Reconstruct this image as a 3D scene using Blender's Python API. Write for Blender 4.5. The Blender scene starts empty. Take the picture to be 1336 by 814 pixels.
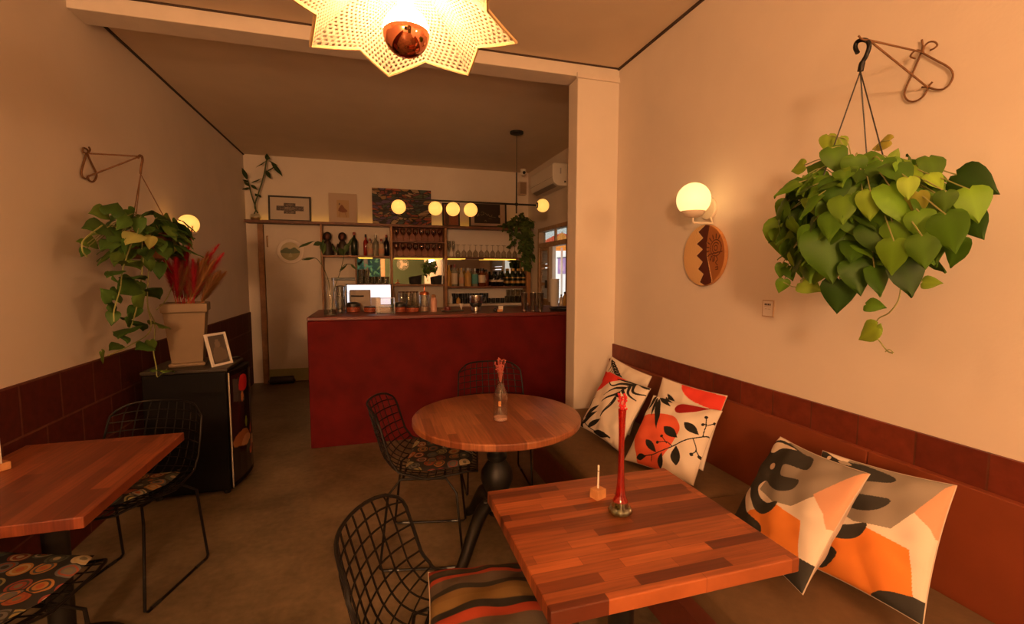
import bpy, bmesh, math, random
import numpy as np
from mathutils import Vector, Matrix, Euler
SC = bpy.context.scene
COL = SC.collection
PI = math.pi
random.seed(7)
def R(d): return math.radians(d)

# ---------------------------------------------------------------- camera
H = 1.5
F_PX, YAW, PITCH, ROLL = 606.75, R(16.6157), R(4.6576), R(0.126)
fw = np.array([math.sin(YAW)*math.cos(PITCH), math.cos(YAW)*math.cos(PITCH), -math.sin(PITCH)])
_rt = np.array([math.cos(YAW), -math.sin(YAW), 0.0]); _up = np.cross(_rt, fw)
rt = math.cos(ROLL)*_rt + math.sin(ROLL)*_up
up = -math.sin(ROLL)*_rt + math.cos(ROLL)*_up
cam_d = bpy.data.cameras.new('camera'); cam = bpy.data.objects.new('camera', cam_d); COL.objects.link(cam)
cam_d.sensor_fit = 'HORIZONTAL'; cam_d.sensor_width = 36.0; cam_d.lens = F_PX/1336*36; cam_d.clip_start = .02
M = Matrix(((rt[0], up[0], -fw[0], 0), (rt[1], up[1], -fw[1], 0), (rt[2], up[2], -fw[2], H), (0, 0, 0, 1)))
cam.matrix_world = M
SC.camera = cam
def at(x, y, axis, val):
    """point in the room seen at a photo pixel, on the plane axis = val"""
    d = fw + rt*(x-668)/F_PX - up*(y-407)/F_PX
    o = np.array([0, 0, H]); k = 'XYZ'.index(axis)
    return Vector(o + d*(val-o[k])/d[k])

vs = SC.view_settings
SC.display_settings.display_device = 'sRGB'
vs.view_transform = 'Standard'; vs.look = 'None'; vs.exposure = 0.0; vs.gamma = 1.0; vs.use_curve_mapping = False
try:
    SC.cycles.use_denoising = True
    SC.cycles.max_bounces = 10; SC.cycles.transparent_max_bounces = 24
    SC.cycles.sample_clamp_indirect = 4.0
except Exception: pass

# ---------------------------------------------------------------- materials
MATS = {}
def mat(name, col, rough=.5, metal=0., emit=None, estr=0., noise=0., nscale=20., spec=.5, bump=0., bscale=60., trans=0., coat=0.):
    if name in MATS: return MATS[name]
    m = bpy.data.materials.new(name); m.use_nodes = True
    nt = m.node_tree; b = nt.nodes['Principled BSDF']
    b.inputs['Base Color'].default_value = (*col, 1)
    b.inputs['Roughness'].default_value = rough; b.inputs['Metallic'].default_value = metal
    b.inputs['Specular IOR Level'].default_value = spec
    if coat: b.inputs['Coat Weight'].default_value = coat; b.inputs['Coat Roughness'].default_value = .15
    if trans: b.inputs['Transmission Weight'].default_value = trans
    if emit: b.inputs['Emission Color'].default_value = (*emit, 1); b.inputs['Emission Strength'].default_value = estr
    tc = nt.nodes.new('ShaderNodeTexCoord')
    if noise:
        n = nt.nodes.new('ShaderNodeTexNoise'); n.inputs['Scale'].default_value = nscale; n.inputs['Detail'].default_value = 5
        nt.links.new(tc.outputs['Object'], n.inputs['Vector'])
        mr = nt.nodes.new('ShaderNodeMapRange'); mr.inputs['To Min'].default_value = 1-noise; mr.inputs['To Max'].default_value = 1+noise
        mr.inputs['From Min'].default_value = .3; mr.inputs['From Max'].default_value = .7
        nt.links.new(n.outputs['Fac'], mr.inputs['Value'])
        mx = nt.nodes.new('ShaderNodeVectorMath'); mx.operation = 'SCALE'; mx.inputs[0].default_value = col
        nt.links.new(mr.outputs['Result'], mx.inputs['Scale']); nt.links.new(mx.outputs['Vector'], b.inputs['Base Color'])
    if bump:
        n2 = nt.nodes.new('ShaderNodeTexNoise'); n2.inputs['Scale'].default_value = bscale; n2.inputs['Detail'].default_value = 4
        nt.links.new(tc.outputs['Object'], n2.inputs['Vector'])
        bp = nt.nodes.new('ShaderNodeBump'); bp.inputs['Strength'].default_value = bump; bp.inputs['Distance'].default_value = .004
        nt.links.new(n2.outputs['Fac'], bp.inputs['Height']); nt.links.new(bp.outputs['Normal'], b.inputs['Normal'])
    MATS[name] = m
    return m

def ramp_mat(name, build):
    if name in MATS: return MATS[name]
    m = bpy.data.materials.new(name); m.use_nodes = True
    build(m.node_tree, m.node_tree.nodes['Principled BSDF']); MATS[name] = m
    return m

def wood_staves(name, dark, light, sx, sy, rot=0., rough=.38, offs=(0, 0, 0)):
    def build(nt, b):
        N, L = nt.nodes, nt.links
        tc = N.new('ShaderNodeTexCoord'); mp = N.new('ShaderNodeMapping')
        mp.inputs['Rotation'].default_value = (0, 0, rot); mp.inputs['Location'].default_value = offs
        L.new(tc.outputs['Object'], mp.inputs['Vector'])
        br = N.new('ShaderNodeTexBrick'); br.inputs['Scale'].default_value = 1
        br.inputs['Brick Width'].default_value = sx; br.inputs['Row Height'].default_value = sy
        br.inputs['Mortar Size'].default_value = .0006; br.inputs['Mortar Smooth'].default_value = .3
        br.inputs['Color1'].default_value = (0, 0, 0, 1); br.inputs['Color2'].default_value = (1, 1, 1, 1); br.inputs['Mortar'].default_value = (.1, .1, .1, 1)
        br.offset = .37; br.offset_frequency = 2; br.squash = .8; br.squash_frequency = 3
        L.new(mp.outputs['Vector'], br.inputs['Vector'])
        cr = N.new('ShaderNodeValToRGB'); e = cr.color_ramp.elements
        e[0].position = 0; e[0].color = (*dark, 1); e[1].position = 1; e[1].color = (*light, 1)
        k = e.new(.3); k.color = (*[d*.62+l*.38 for d, l in zip(dark, light)], 1)
        k = e.new(.8); k.color = (*[d*.35+l*.65 for d, l in zip(dark, light)], 1)
        L.new(br.outputs['Color'], cr.inputs['Fac'])
        m2 = N.new('ShaderNodeMapping'); m2.inputs['Scale'].default_value = (4, 70, 4); L.new(mp.outputs['Vector'], m2.inputs['Vector'])
        ns = N.new('ShaderNodeTexNoise'); ns.inputs['Scale'].default_value = 1.4; ns.inputs['Detail'].default_value = 5; L.new(m2.outputs['Vector'], ns.inputs['Vector'])
        mr = N.new('ShaderNodeMapRange'); mr.inputs['From Min'].default_value = .3; mr.inputs['From Max'].default_value = .7
        mr.inputs['To Min'].default_value = .72; mr.inputs['To Max'].default_value = 1.2; L.new(ns.outputs['Fac'], mr.inputs['Value'])
        sc = N.new('ShaderNodeVectorMath'); sc.operation = 'SCALE'; L.new(cr.outputs['Color'], sc.inputs[0]); L.new(mr.outputs['Result'], sc.inputs['Scale'])
        L.new(sc.outputs['Vector'], b.inputs['Base Color']); b.inputs['Roughness'].default_value = rough
    return ramp_mat(name, build)

def tile_mat(name, c1, c2, grout, w, h, axes, offs=(0, 0), offset=.5, mort=.006, rough=.45):
    """rectangular tiles laid on a wall; axes picks the two object axes along width and height"""
    def build(nt, b):
        N, L = nt.nodes, nt.links
        tc = N.new('ShaderNodeTexCoord'); sp = N.new('ShaderNodeSeparateXYZ'); cb = N.new('ShaderNodeCombineXYZ')
        L.new(tc.outputs['Object'], sp.inputs['Vector'])
        for i, a in enumerate(axes):
            ad = N.new('ShaderNodeMath'); ad.operation = 'ADD'; ad.inputs[1].default_value = offs[i]
            L.new(sp.outputs['XYZ'.index(a)], ad.inputs[0]); L.new(ad.outputs[0], cb.inputs[i])
        br = N.new('ShaderNodeTexBrick'); br.inputs['Scale'].default_value = 1
        br.inputs['Brick Width'].default_value = w; br.inputs['Row Height'].default_value = h
        br.inputs['Mortar Size'].default_value = mort; br.inputs['Mortar Smooth'].default_value = .4; br.offset = offset
        br.inputs['Color1'].default_value = (*c1, 1); br.inputs['Color2'].default_value = (*c2, 1); br.inputs['Mortar'].default_value = (*grout, 1)
        L.new(cb.outputs['Vector'], br.inputs['Vector'])
        ns = N.new('ShaderNodeTexNoise'); ns.inputs['Scale'].default_value = 22; ns.inputs['Detail'].default_value = 5; L.new(tc.outputs['Object'], ns.inputs['Vector'])
        mr = N.new('ShaderNodeMapRange'); mr.inputs['From Min'].default_value = .3; mr.inputs['From Max'].default_value = .7
        mr.inputs['To Min'].default_value = .8; mr.inputs['To Max'].default_value = 1.2; L.new(ns.outputs['Fac'], mr.inputs['Value'])
        sc = N.new('ShaderNodeVectorMath'); sc.operation = 'SCALE'; L.new(br.outputs['Color'], sc.inputs[0]); L.new(mr.outputs['Result'], sc.inputs['Scale'])
        L.new(sc.outputs['Vector'], b.inputs['Base Color']); b.inputs['Roughness'].default_value = rough; b.inputs['Specular IOR Level'].default_value = .22
        bp = N.new('ShaderNodeBump'); bp.inputs['Strength'].default_value = .35; bp.inputs['Distance'].default_value = .003; bp.invert = True
        L.new(br.outputs['Fac'], bp.inputs['Height']); L.new(bp.outputs['Normal'], b.inputs['Normal'])
    return ramp_mat(name, build)

def floor_mat():
    def build(nt, b):
        N, L = nt.nodes, nt.links
        tc = N.new('ShaderNodeTexCoord')
        n1 = N.new('ShaderNodeTexNoise'); n1.inputs['Scale'].default_value = 2.2; n1.inputs['Detail'].default_value = 8; n1.inputs['Roughness'].default_value = .65
        n2 = N.new('ShaderNodeTexNoise'); n2.inputs['Scale'].default_value = 26; n2.inputs['Detail'].default_value = 6
        L.new(tc.outputs['Object'], n1.inputs['Vector']); L.new(tc.outputs['Object'], n2.inputs['Vector'])
        mx = N.new('ShaderNodeMath'); mx.operation = 'MULTIPLY_ADD'; mx.inputs[1].default_value = .35; L.new(n2.outputs['Fac'], mx.inputs[0]); L.new(n1.outputs['Fac'], mx.inputs[2])
        cr = N.new('ShaderNodeValToRGB'); e = cr.color_ramp.elements
        e[0].position = .45; e[0].color = (.085, .064, .036, 1); e[1].position = .9; e[1].color = (.27, .205, .125, 1)
        L.new(mx.outputs[0], cr.inputs['Fac']); L.new(cr.outputs['Color'], b.inputs['Base Color'])
        b.inputs['Roughness'].default_value = .42
        bp = N.new('ShaderNodeBump'); bp.inputs['Strength'].default_value = .12; bp.inputs['Distance'].default_value = .003
        L.new(n2.outputs['Fac'], bp.inputs['Height']); L.new(bp.outputs['Normal'], b.inputs['Normal'])
    return ramp_mat('polished_concrete', build)

def circle_fabric():
    def build(nt, b):
        N, L = nt.nodes, nt.links
        tc = N.new('ShaderNodeTexCoord'); mp = N.new('ShaderNodeMapping'); mp.inputs['Scale'].default_value = (13.5, 16, 0); L.new(tc.outputs['Object'], mp.inputs['Vector'])
        v = N.new('ShaderNodeTexVoronoi'); v.voronoi_dimensions = '2D'; v.inputs['Scale'].default_value = 1; v.inputs['Randomness'].default_value = .55
        L.new(mp.outputs['Vector'], v.inputs['Vector'])
        e2 = N.new('ShaderNodeTexVoronoi'); e2.voronoi_dimensions = '2D'; e2.feature = 'DISTANCE_TO_EDGE'; e2.inputs['Scale'].default_value = 1; e2.inputs['Randomness'].default_value = .55
        L.new(mp.outputs['Vector'], e2.inputs['Vector'])
        sep = N.new('ShaderNodeSeparateColor'); L.new(v.outputs['Color'], sep.inputs['Color'])
        def ramp(src, cols):
            cr = N.new('ShaderNodeValToRGB'); cr.color_ramp.interpolation = 'CONSTANT'
            el = cr.color_ramp.elements
            for i, c in enumerate(cols):
                p = i/len(cols)
                if i < 2: el[i].position = p; el[i].color = (*c, 1)
                else: k = el.new(p); k.color = (*c, 1)
            L.new(src, cr.inputs['Fac']); return cr
        cA = ramp(sep.outputs[0], [(0.297, 0.073, 0.020), (0.277, 0.218, 0.079), (0.066, 0.073, 0.053), (0.330, 0.145, 0.033), (0.198, 0.033, 0.020), (0.363, 0.297, 0.185), (0.106, 0.099, 0.086)])
        cB = ramp(sep.outputs[1], [(0.033, 0.033, 0.026), (0.363, 0.264, 0.119), (0.231, 0.046, 0.020), (0.053, 0.066, 0.059), (0.330, 0.132, 0.040), (0.396, 0.343, 0.238)])
        cC = ramp(sep.outputs[2], [(0.330, 0.251, 0.132), (0.020, 0.020, 0.020), (0.330, 0.079, 0.026), (0.132, 0.112, 0.066)])
        def step(src, thr, lt=False):
            m = N.new('ShaderNodeMath'); m.operation = 'LESS_THAN' if lt else 'GREATER_THAN'; m.inputs[1].default_value = thr; L.new(src, m.inputs[0]); return m.outputs[0]
        def mix(f, a, c):
            m = N.new('ShaderNodeMix'); m.data_type = 'RGBA'; L.new(f, m.inputs['Factor'])
            for s, k in ((a, 6), (c, 7)):
                if isinstance(s, tuple): m.inputs[k].default_value = (*s, 1)
                else: L.new(s, m.inputs[k])
            return m.outputs[2]
        d = v.outputs['Distance']
        c = mix(step(d, .47, True), (.012, .011, .011), cA.outputs[0])
        c = mix(step(d, .37, True), c, cB.outputs[0])
        c = mix(step(d, .28, True), c, cA.outputs[0])
        c = mix(step(d, .15, True), c, cC.outputs[0])
        c = mix(step(e2.outputs['Distance'], .04, True), c, (.012, .011, .011))
        L.new(c, b.inputs['Base Color']); b.inputs['Roughness'].default_value = .85
    return ramp_mat('circle_print_fabric', build)

def attr_mat(name='painted', rough=.75, spec=.3, bump=0., fac=None):
    def build(nt, b):
        a = nt.nodes.new('ShaderNodeAttribute'); a.attribute_name = 'Col'
        nt.links.new(a.outputs['Color'], b.inputs['Base Color']); b.inputs['Roughness'].default_value = rough; b.inputs['Specular IOR Level'].default_value = spec
        if bump:
            tc = nt.nodes.new('ShaderNodeTexCoord'); n = nt.nodes.new('ShaderNodeTexNoise'); n.inputs['Scale'].default_value = 420
            nt.links.new(tc.outputs['Object'], n.inputs['Vector'])
            bp = nt.nodes.new('ShaderNodeBump'); bp.inputs['Strength'].default_value = bump; bp.inputs['Distance'].default_value = .002
            nt.links.new(n.outputs['Fac'], bp.inputs['Height']); nt.links.new(bp.outputs['Normal'], b.inputs['Normal'])
    return ramp_mat(name, build)

def thin_glass(name, tint=(.9, .95, .95), refl=.12, rough=.03, body=None, bodyf=.3):
    """thin clear glass: mostly see-through with a glossy skin"""
    if name in MATS: return MATS[name]
    m = bpy.data.materials.new(name); m.use_nodes = True
    nt = m.node_tree; N, L = nt.nodes, nt.links
    N.remove(N['Principled BSDF'])
    tr = N.new('ShaderNodeBsdfTransparent'); tr.inputs['Color'].default_value = (*tint, 1)
    gl = N.new('ShaderNodeBsdfGlossy'); gl.inputs['Roughness'].default_value = rough
    lw = N.new('ShaderNodeLayerWeight'); lw.inputs['Blend'].default_value = .35
    mr = N.new('ShaderNodeMapRange'); mr.inputs['To Min'].default_value = refl*.5; mr.inputs['To Max'].default_value = min(1, refl*4)
    L.new(lw.outputs['Facing'], mr.inputs['Value'])
    mx = N.new('ShaderNodeMixShader'); L.new(mr.outputs['Result'], mx.inputs['Fac']); L.new(gl.outputs[0], mx.inputs[2])
    base = tr
    if body:
        df = N.new('ShaderNodeBsdfDiffuse'); df.inputs['Color'].default_value = (*body, 1)
        m2 = N.new('ShaderNodeMixShader'); m2.inputs['Fac'].default_value = bodyf; L.new(tr.outputs[0], m2.inputs[1]); L.new(df.outputs[0], m2.inputs[2]); base = m2
    L.new(base.outputs[0], mx.inputs[1])
    L.new(mx.outputs[0], N['Material Output'].inputs['Surface'])
    MATS[name] = m
    return m

def translucent_mat(name, col, mixf=.5):
    if name in MATS: return MATS[name]
    m = bpy.data.materials.new(name); m.use_nodes = True
    nt = m.node_tree; N, L = nt.nodes, nt.links
    N.remove(N['Principled BSDF'])
    d = N.new('ShaderNodeBsdfDiffuse'); t = N.new('ShaderNodeBsdfTranslucent')
    d.inputs['Color'].default_value = (*col, 1); t.inputs['Color'].default_value = (*col, 1)
    mx = N.new('ShaderNodeMixShader'); mx.inputs['Fac'].default_value = mixf
    L.new(d.outputs[0], mx.inputs[1]); L.new(t.outputs[0], mx.inputs[2]); L.new(mx.outputs[0], N['Material Output'].inputs['Surface'])
    MATS[name] = m
    return m

def leaf_mat(name):
    def build(nt, b):
        N, L = nt.nodes, nt.links
        a = N.new('ShaderNodeAttribute'); a.attribute_name = 'Col'
        L.new(a.outputs['Color'], b.inputs['Base Color']); b.inputs['Roughness'].default_value = .5; b.inputs['Specular IOR Level'].default_value = .2
        t = N.new('ShaderNodeBsdfTranslucent'); L.new(a.outputs['Color'], t.inputs['Color'])
        mx = N.new('ShaderNodeMixShader'); mx.inputs['Fac'].default_value = .25
        L.new(b.outputs[0], mx.inputs[1]); L.new(t.outputs[0], mx.inputs[2]); L.new(mx.outputs[0], N['Material Output'].inputs['Surface'])
    return ramp_mat(name, build)

# ---------------------------------------------------------------- mesh building
class MB:
    """collects shapes, then links them as ONE mesh object"""
    def __init__(s): s.v = []; s.f = []; s.c = []; s.col = None
    def add(s, vs, fs):
        o = len(s.v); s.v += [tuple(v) for v in vs]; s.f += [tuple(i+o for i in f) for f in fs]
        if s.col is not None: s.c += [s.col]*len(vs)
        return s
    def box(s, c, d, rz=0., rx=0., ry=0.):
        m = Euler((rx, ry, rz)).to_matrix()
        p = [m @ Vector((x*d[0]/2, y*d[1]/2, z*d[2]/2)) + Vector(c) for x in (-1, 1) for y in (-1, 1) for z in (-1, 1)]
        return s.add(p, [(0, 1, 3, 2), (4, 6, 7, 5), (0, 4, 5, 1), (2, 3, 7, 6), (0, 2, 6, 4), (1, 5, 7, 3)])
    def span(s, a, b):
        return s.box([(p+q)/2 for p, q in zip(a, b)], [abs(q-p) for p, q in zip(a, b)])
    def tube(s, pts, r, n=8, closed=False, caps=True):
        pts = [Vector(p) for p in pts]; k = len(pts)
        rr = r if isinstance(r, (list, tuple)) else [r]*k
        tang = []
        for i in range(k):
            a = pts[(i-1) % k] if (closed or i > 0) else pts[i]
            b = pts[(i+1) % k] if (closed or i < k-1) else pts[i]
            t = b-a; tang.append(t.normalized() if t.length > 1e-9 else Vector((0, 0, 1)))
        ref = Vector((0, 0, 1)) if abs(tang[0].z) < .9 else Vector((1, 0, 0))
        nrm = tang[0].cross(ref).normalized(); vs = []
        for i in range(k):
            nrm = (nrm - tang[i]*nrm.dot(tang[i]))
            nrm = nrm.normalized() if nrm.length > 1e-6 else tang[i].orthogonal().normalized()
            bn = tang[i].cross(nrm)
            for j in range(n):
                a = 2*PI*j/n; vs.append(pts[i]+(nrm*math.cos(a)+bn*math.sin(a))*rr[i])
        fs = []
        for i in range(k if closed else k-1):
            for j in range(n):
                a, b = i*n+j, i*n+(j+1) % n; c, d = ((i+1) % k)*n+(j+1) % n, ((i+1) % k)*n+j
                fs.append((a, b, c, d))
        if caps and not closed: fs += [tuple(range(n-1, -1, -1)), tuple((k-1)*n+j for j in range(n))]
        return s.add(vs, fs)
    def lathe(s, prof, c=(0, 0, 0), n=20, axis='Z', squash=(1, 1), caps=True):
        vs = []; k = len(prof); c = Vector(c)
        for r, z in prof:
            for j in range(n):
                a = 2*PI*j/n; x, y = r*math.cos(a)*squash[0], r*math.sin(a)*squash[1]
                vs.append(c+(Vector((x, y, z)) if axis == 'Z' else Vector((z, x, y)) if axis == 'X' else Vector((y, z, x))))
        fs = [(i*n+j, i*n+(j+1) % n, (i+1)*n+(j+1) % n, (i+1)*n+j) for i in range(k-1) for j in range(n)]
        if caps and prof[0][0] > 1e-5: fs.append(tuple(range(n-1, -1, -1)))
        if caps and prof[-1][0] > 1e-5: fs.append(tuple((k-1)*n+j for j in range(n)))
        return s.add(vs, fs)
    def ball(s, c, r, n=20, m=12, sq=(1, 1, 1), t0=0., t1=PI):
        prof = [(r*math.sin(t0+(t1-t0)*i/m), -r*math.cos(t0+(t1-t0)*i/m)*sq[2]) for i in range(m+1)]
        return s.lathe(prof, c, n, squash=(sq[0], sq[1]))
    def prism(s, poly, a, b, axis='Z'):
        n = len(poly)
        def P(p, h): return (p[0], p[1], h) if axis == 'Z' else (h, p[0], p[1]) if axis == 'X' else (p[0], h, p[1])
        vs = [P(p, a) for p in poly]+[P(p, b) for p in poly]
        fs = [tuple(range(n-1, -1, -1)), tuple(range(n, 2*n))]+[(i, (i+1) % n, n+(i+1) % n, n+i) for i in range(n)]
        return s.add(vs, fs)
    def grid(s, P, nu, nv, wrapu=False):
        vs = [P(i/nu, j/nv) for j in range(nv+1) for i in range(nu+1)]
        fs = [(j*(nu+1)+i, j*(nu+1)+i+1, (j+1)*(nu+1)+i+1, (j+1)*(nu+1)+i) for j in range(nv) for i in range(nu)]
        return s.add(vs, fs)
    def build(s, name, m, parent=None, smooth=True, bevel=0., solid=0., sub=0, loc=None, rot=None, bseg=2, angle=40):
        me = bpy.data.meshes.new(name); me.from_pydata(s.v, [], s.f)
        bm = bmesh.new(); bm.from_mesh(me)
        bmesh.ops.remove_doubles(bm, verts=bm.verts, dist=1e-6)
        bmesh.ops.recalc_face_normals(bm, faces=bm.faces)
        if s.col is None: bm.to_mesh(me)
        bm.free()
        if s.col is not None:
            at_ = me.attributes.new('Col', 'FLOAT_COLOR', 'POINT')
            at_.data.foreach_set('color', np.array([(*c, 1) for c in s.c], np.float32).ravel())
        if m: me.materials.append(m)
        if smooth:
            me.polygons.foreach_set('use_smooth', [True]*len(me.polygons))
            try: me.set_sharp_from_angle(angle=R(angle))
            except Exception: pass
        o = bpy.data.objects.new(name, me); COL.objects.link(o)
        if parent: o.parent = parent
        if loc is not None: o.location = loc
        if rot is not None: o.rotation_euler = rot
        if solid: md = o.modifiers.new('solid', 'SOLIDIFY'); md.thickness = solid; md.offset = 0
        if bevel: md = o.modifiers.new('bevel', 'BEVEL'); md.width = bevel; md.segments = bseg; md.limit_method = 'ANGLE'; md.angle_limit = R(40)
        if sub: md = o.modifiers.new('sub', 'SUBSURF'); md.levels = sub; md.render_levels = sub
        return o

def tag(o, label, cat, group=None, kind=None):
    o['label'] = label; o['category'] = cat
    if group: o['group'] = group
    if kind: o['kind'] = kind
    return o
def thing(name, label, cat, loc=(0, 0, 0), rot=(0, 0, 0), group=None):
    o = bpy.data.objects.new(name, None); COL.objects.link(o); o.empty_display_size = .05
    o.location = loc; o.rotation_euler = rot if not isinstance(rot, (int, float)) else (0, 0, rot)
    return tag(o, label, cat, group)
def struct(o): o['kind'] = 'structure'; return o
def kids(o): return [c for c in bpy.data.objects if c.parent == o]
def dup(o, loc, rot=None, label=None, group=None, parent=None):
    c = o.copy(); COL.objects.link(c)
    if parent is None:
        c.location = loc
        if rot is not None: c.rotation_euler = (0, 0, rot) if isinstance(rot, (int, float)) else rot
        if label: c['label'] = label
        if group: c['group'] = group
    else: c.parent = parent
    for k in kids(o): dup(k, None, parent=c)
    return c

def crom(pts, n=6, closed=False):
    P = [np.array(p, float) for p in pts]; k = len(P); out = []
    for i in range(k if closed else k-1):
        p0 = P[(i-1) % k] if (closed or i > 0) else 2*P[0]-P[1]
        p1, p2 = P[i], P[(i+1) % k]
        p3 = P[(i+2) % k] if (closed or i+2 < k) else 2*P[-1]-P[-2]
        for j in range(n):
            t = j/n; out.append(.5*((2*p1)+(-p0+p2)*t+(2*p0-5*p1+4*p2-p3)*t*t+(-p0+3*p1-3*p2+p3)*t**3))
    if not closed: out.append(P[-1])
    return out

# ---------------------------------------------------------------- painted surfaces (a printed pattern, per vertex colour)
class Paint:
    def __init__(s, U, V, base):
        s.U, s.V = U, V; s.c = np.tile(np.array(base, float), (U.size, 1)).reshape(*U.shape, 3)
    def fill(s, m, col): s.c[m] = col; return s
    def poly(s, pts, col, smooth=0):
        if smooth: pts = crom(pts, smooth, True)
        P = np.array(pts, float)[:, :2]; U, V = s.U, s.V; ins = np.zeros(U.shape, bool); n = len(P)
        for i in range(n):
            x1, y1 = P[i]; x2, y2 = P[(i+1) % n]
            if y1 == y2: continue
            c = ((V < y1) != (V < y2)) & (U < (x2-x1)*(V-y1)/(y2-y1)+x1); ins ^= c
        return s.fill(ins, col)
    def line(s, pts, w, col, w2=None, smooth=6):
        P = crom(pts, smooth) if smooth and len(pts) > 2 else [np.array(p, float) for p in pts]
        n = len(P)-1; w2 = w if w2 is None else w2; m = np.zeros(s.U.shape, bool)
        for i in range(n):
            a, b = P[i], P[i+1]; d = b-a; L = max(d@d, 1e-12)
            t = np.clip(((s.U-a[0])*d[0]+(s.V-a[1])*d[1])/L, 0, 1)
            dist = np.hypot(s.U-a[0]-t*d[0], s.V-a[1]-t*d[1]); ww = w+(w2-w)*(i+t)/n
            m |= dist < ww
        return s.fill(m, col)
    def disk(s, c, r, col, r0=0): 
        d = np.hypot(s.U-c[0], s.V-c[1]); return s.fill((d < r) & (d >= r0), col)
    def leaf(s, a, b, w, col, skew=0.):
        a, b = np.array(a, float), np.array(b, float); d = b-a; L = np.hypot(*d); d /= L; n = np.array([-d[1], d[0]])
        t = ((s.U-a[0])*d[0]+(s.V-a[1])*d[1])/L; q = (s.U-a[0])*n[0]+(s.V-a[1])*n[1]
        tt = np.clip(t, 0, 1); hw = w*np.sin(PI*tt**.8)
        return s.fill((t > 0) & (t < 1) & (np.abs(q-skew*np.sin(PI*tt)) < hw), col)

def hom(c):
    """homography from photo pixels to (u, v); corners TL, TR, BR, BL -> v up"""
    src = np.array(c, float); dst = np.array([(0, 1), (1, 1), (1, 0), (0, 0)], float); A = []
    for (x, y), (u, v) in zip(src, dst):
        A.append([x, y, 1, 0, 0, 0, -u*x, -u*y]); A.append([0, 0, 0, x, y, 1, -v*x, -v*y])
    h = np.linalg.solve(np.array(A), dst.ravel()); Hm = np.append(h, 1).reshape(3, 3)
    def f(pts):
        o = []
        for x, y in pts:
            q = Hm @ np.array([x, y, 1.0]); o.append((q[0]/q[2], q[1]/q[2]))
        return o
    return f

def painted(name, P, colf, nu, nv, m, parent=None, extra=None, smooth=True):
    """grid surface P(U,V)->(x,y,z) coloured by colf(U,V)"""
    U, V = np.meshgrid(np.linspace(0, 1, nu+1), np.linspace(0, 1, nv+1))
    xyz = np.stack(P(U, V), -1).reshape(-1, 3); col = colf(U, V).reshape(-1, 3)
    i = np.arange(nu)[None, :]+np.arange(nv)[:, None]*(nu+1)
    f = np.stack([i, i+1, i+nu+2, i+nu+1], -1).reshape(-1, 4)
    if extra is not None:
        ev, ef, ec = extra; f2 = ef+len(xyz); xyz = np.vstack([xyz, ev]); col = np.vstack([col, ec]); f = np.vstack([f, f2])
    me = bpy.data.meshes.new(name); me.from_pydata(xyz.tolist(), [], f.tolist())
    a = me.attributes.new('Col', 'FLOAT_COLOR', 'POINT')
    a.data.foreach_set('color', np.hstack([col, np.ones((len(col), 1))]).astype(np.float32).ravel())
    me.materials.append(m)
    if smooth: me.polygons.foreach_set('use_smooth', [True]*len(me.polygons))
    o = bpy.data.objects.new(name, me); COL.objects.link(o)
    if parent: o.parent = parent
    return o
# ================================================================ the room
XL, XR, XR2, YB, YF, ZC = -1.607, 1.845, 2.36, 7.03, -3.6, 3.07
plaster = mat('wall_plaster', (.80, .70, .60), .85, noise=.03, nscale=3, bump=.12, bscale=70)
ceil_m = mat('ceiling_plaster', (.74, .60, .45), .9, noise=.03, nscale=4, bump=.15)
beam_m = mat('beam_paint', (.76, .66, .56), .8, noise=.04, nscale=9)
gap_shade = mat('shadow_gap', (.06, .035, .02), .9)
greenwall = mat('green_paint', (.05, .085, .04), .8, noise=.05)
def slab(name, a, b, m, bevel=0):
    return struct(MB().span(a, b).build(name, m, smooth=False, bevel=bevel))
slab('floor', (XL-.1, YF-.1, -.1), (XR2+.1, YB+.1, 0), floor_mat())
slab('ceiling', (XL-.1, YF-.1, ZC), (XR2+.1, YB+.1, ZC+.1), ceil_m)
slab('wall_left', (XL-.1, YF-.1, 0), (XL, YB+.1, ZC), plaster)
slab('wall_right', (XR, YF-.1, 0), (XR+.1, 3.317, ZC), plaster)
slab('wall_partition', (1.5, 3.317, 0), (XR2+.1, 3.487, 2.972), plaster, .008)
slab('wall_back', (XL, YB, 0), (XR2+.1, YB+.1, ZC), plaster)
# right wall of the bar room, with the window opening
WY0, WY1, WZ0, WZ1 = 4.55, 6.52, 1.06, 2.16
w = MB(); w.span((XR2, 3.487, 0), (XR2+.1, WY0, ZC)); w.span((XR2, WY1, 0), (XR2+.1, YB, ZC))
w.span((XR2, WY0, 0), (XR2+.1, WY1, WZ0)); w.span((XR2, WY0, WZ1), (XR2+.1, WY1, ZC))
struct(w.build('wall_right.001', plaster, smooth=False))
# street wall behind the viewpoint, with the open entrance, part of it painted green
w = MB(); w.span((XL, YF-.1, 0), (-1.0, YF, ZC)); w.span((-1.0, YF-.1, 2.3), (.42, YF, ZC)); w.span((-1.0, YF-.1, 0), (.42, YF, .95))
struct(w.build('wall_front', plaster, smooth=False))
slab('wall_front.001', (.42, YF-.1, 0), (XR, YF, ZC), greenwall)
# beam across the ceiling
slab('trim_1', (XL, 3.317, 2.975), (XR2+.1, 3.505, ZC), beam_m, .004)
b = MB(); b.span((1.49, 3.300, 2.962), (XR, 3.320, 3.0)); struct(b.build('trim_2', beam_m, smooth=False, bevel=.003))
b = MB(); b.span((XR-.016, YF, ZC-.012), (XR, 3.317, ZC)); b.span((XL, 3.505, ZC-.012), (XL+.014, YB, ZC)); b.span((XL, 3.304, ZC-.008), (XR, 3.317, ZC))  # thin dark strips, the shade of the ceiling gap put into their colour
struct(b.build('trim_gap_shade', gap_shade, smooth=False))
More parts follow.
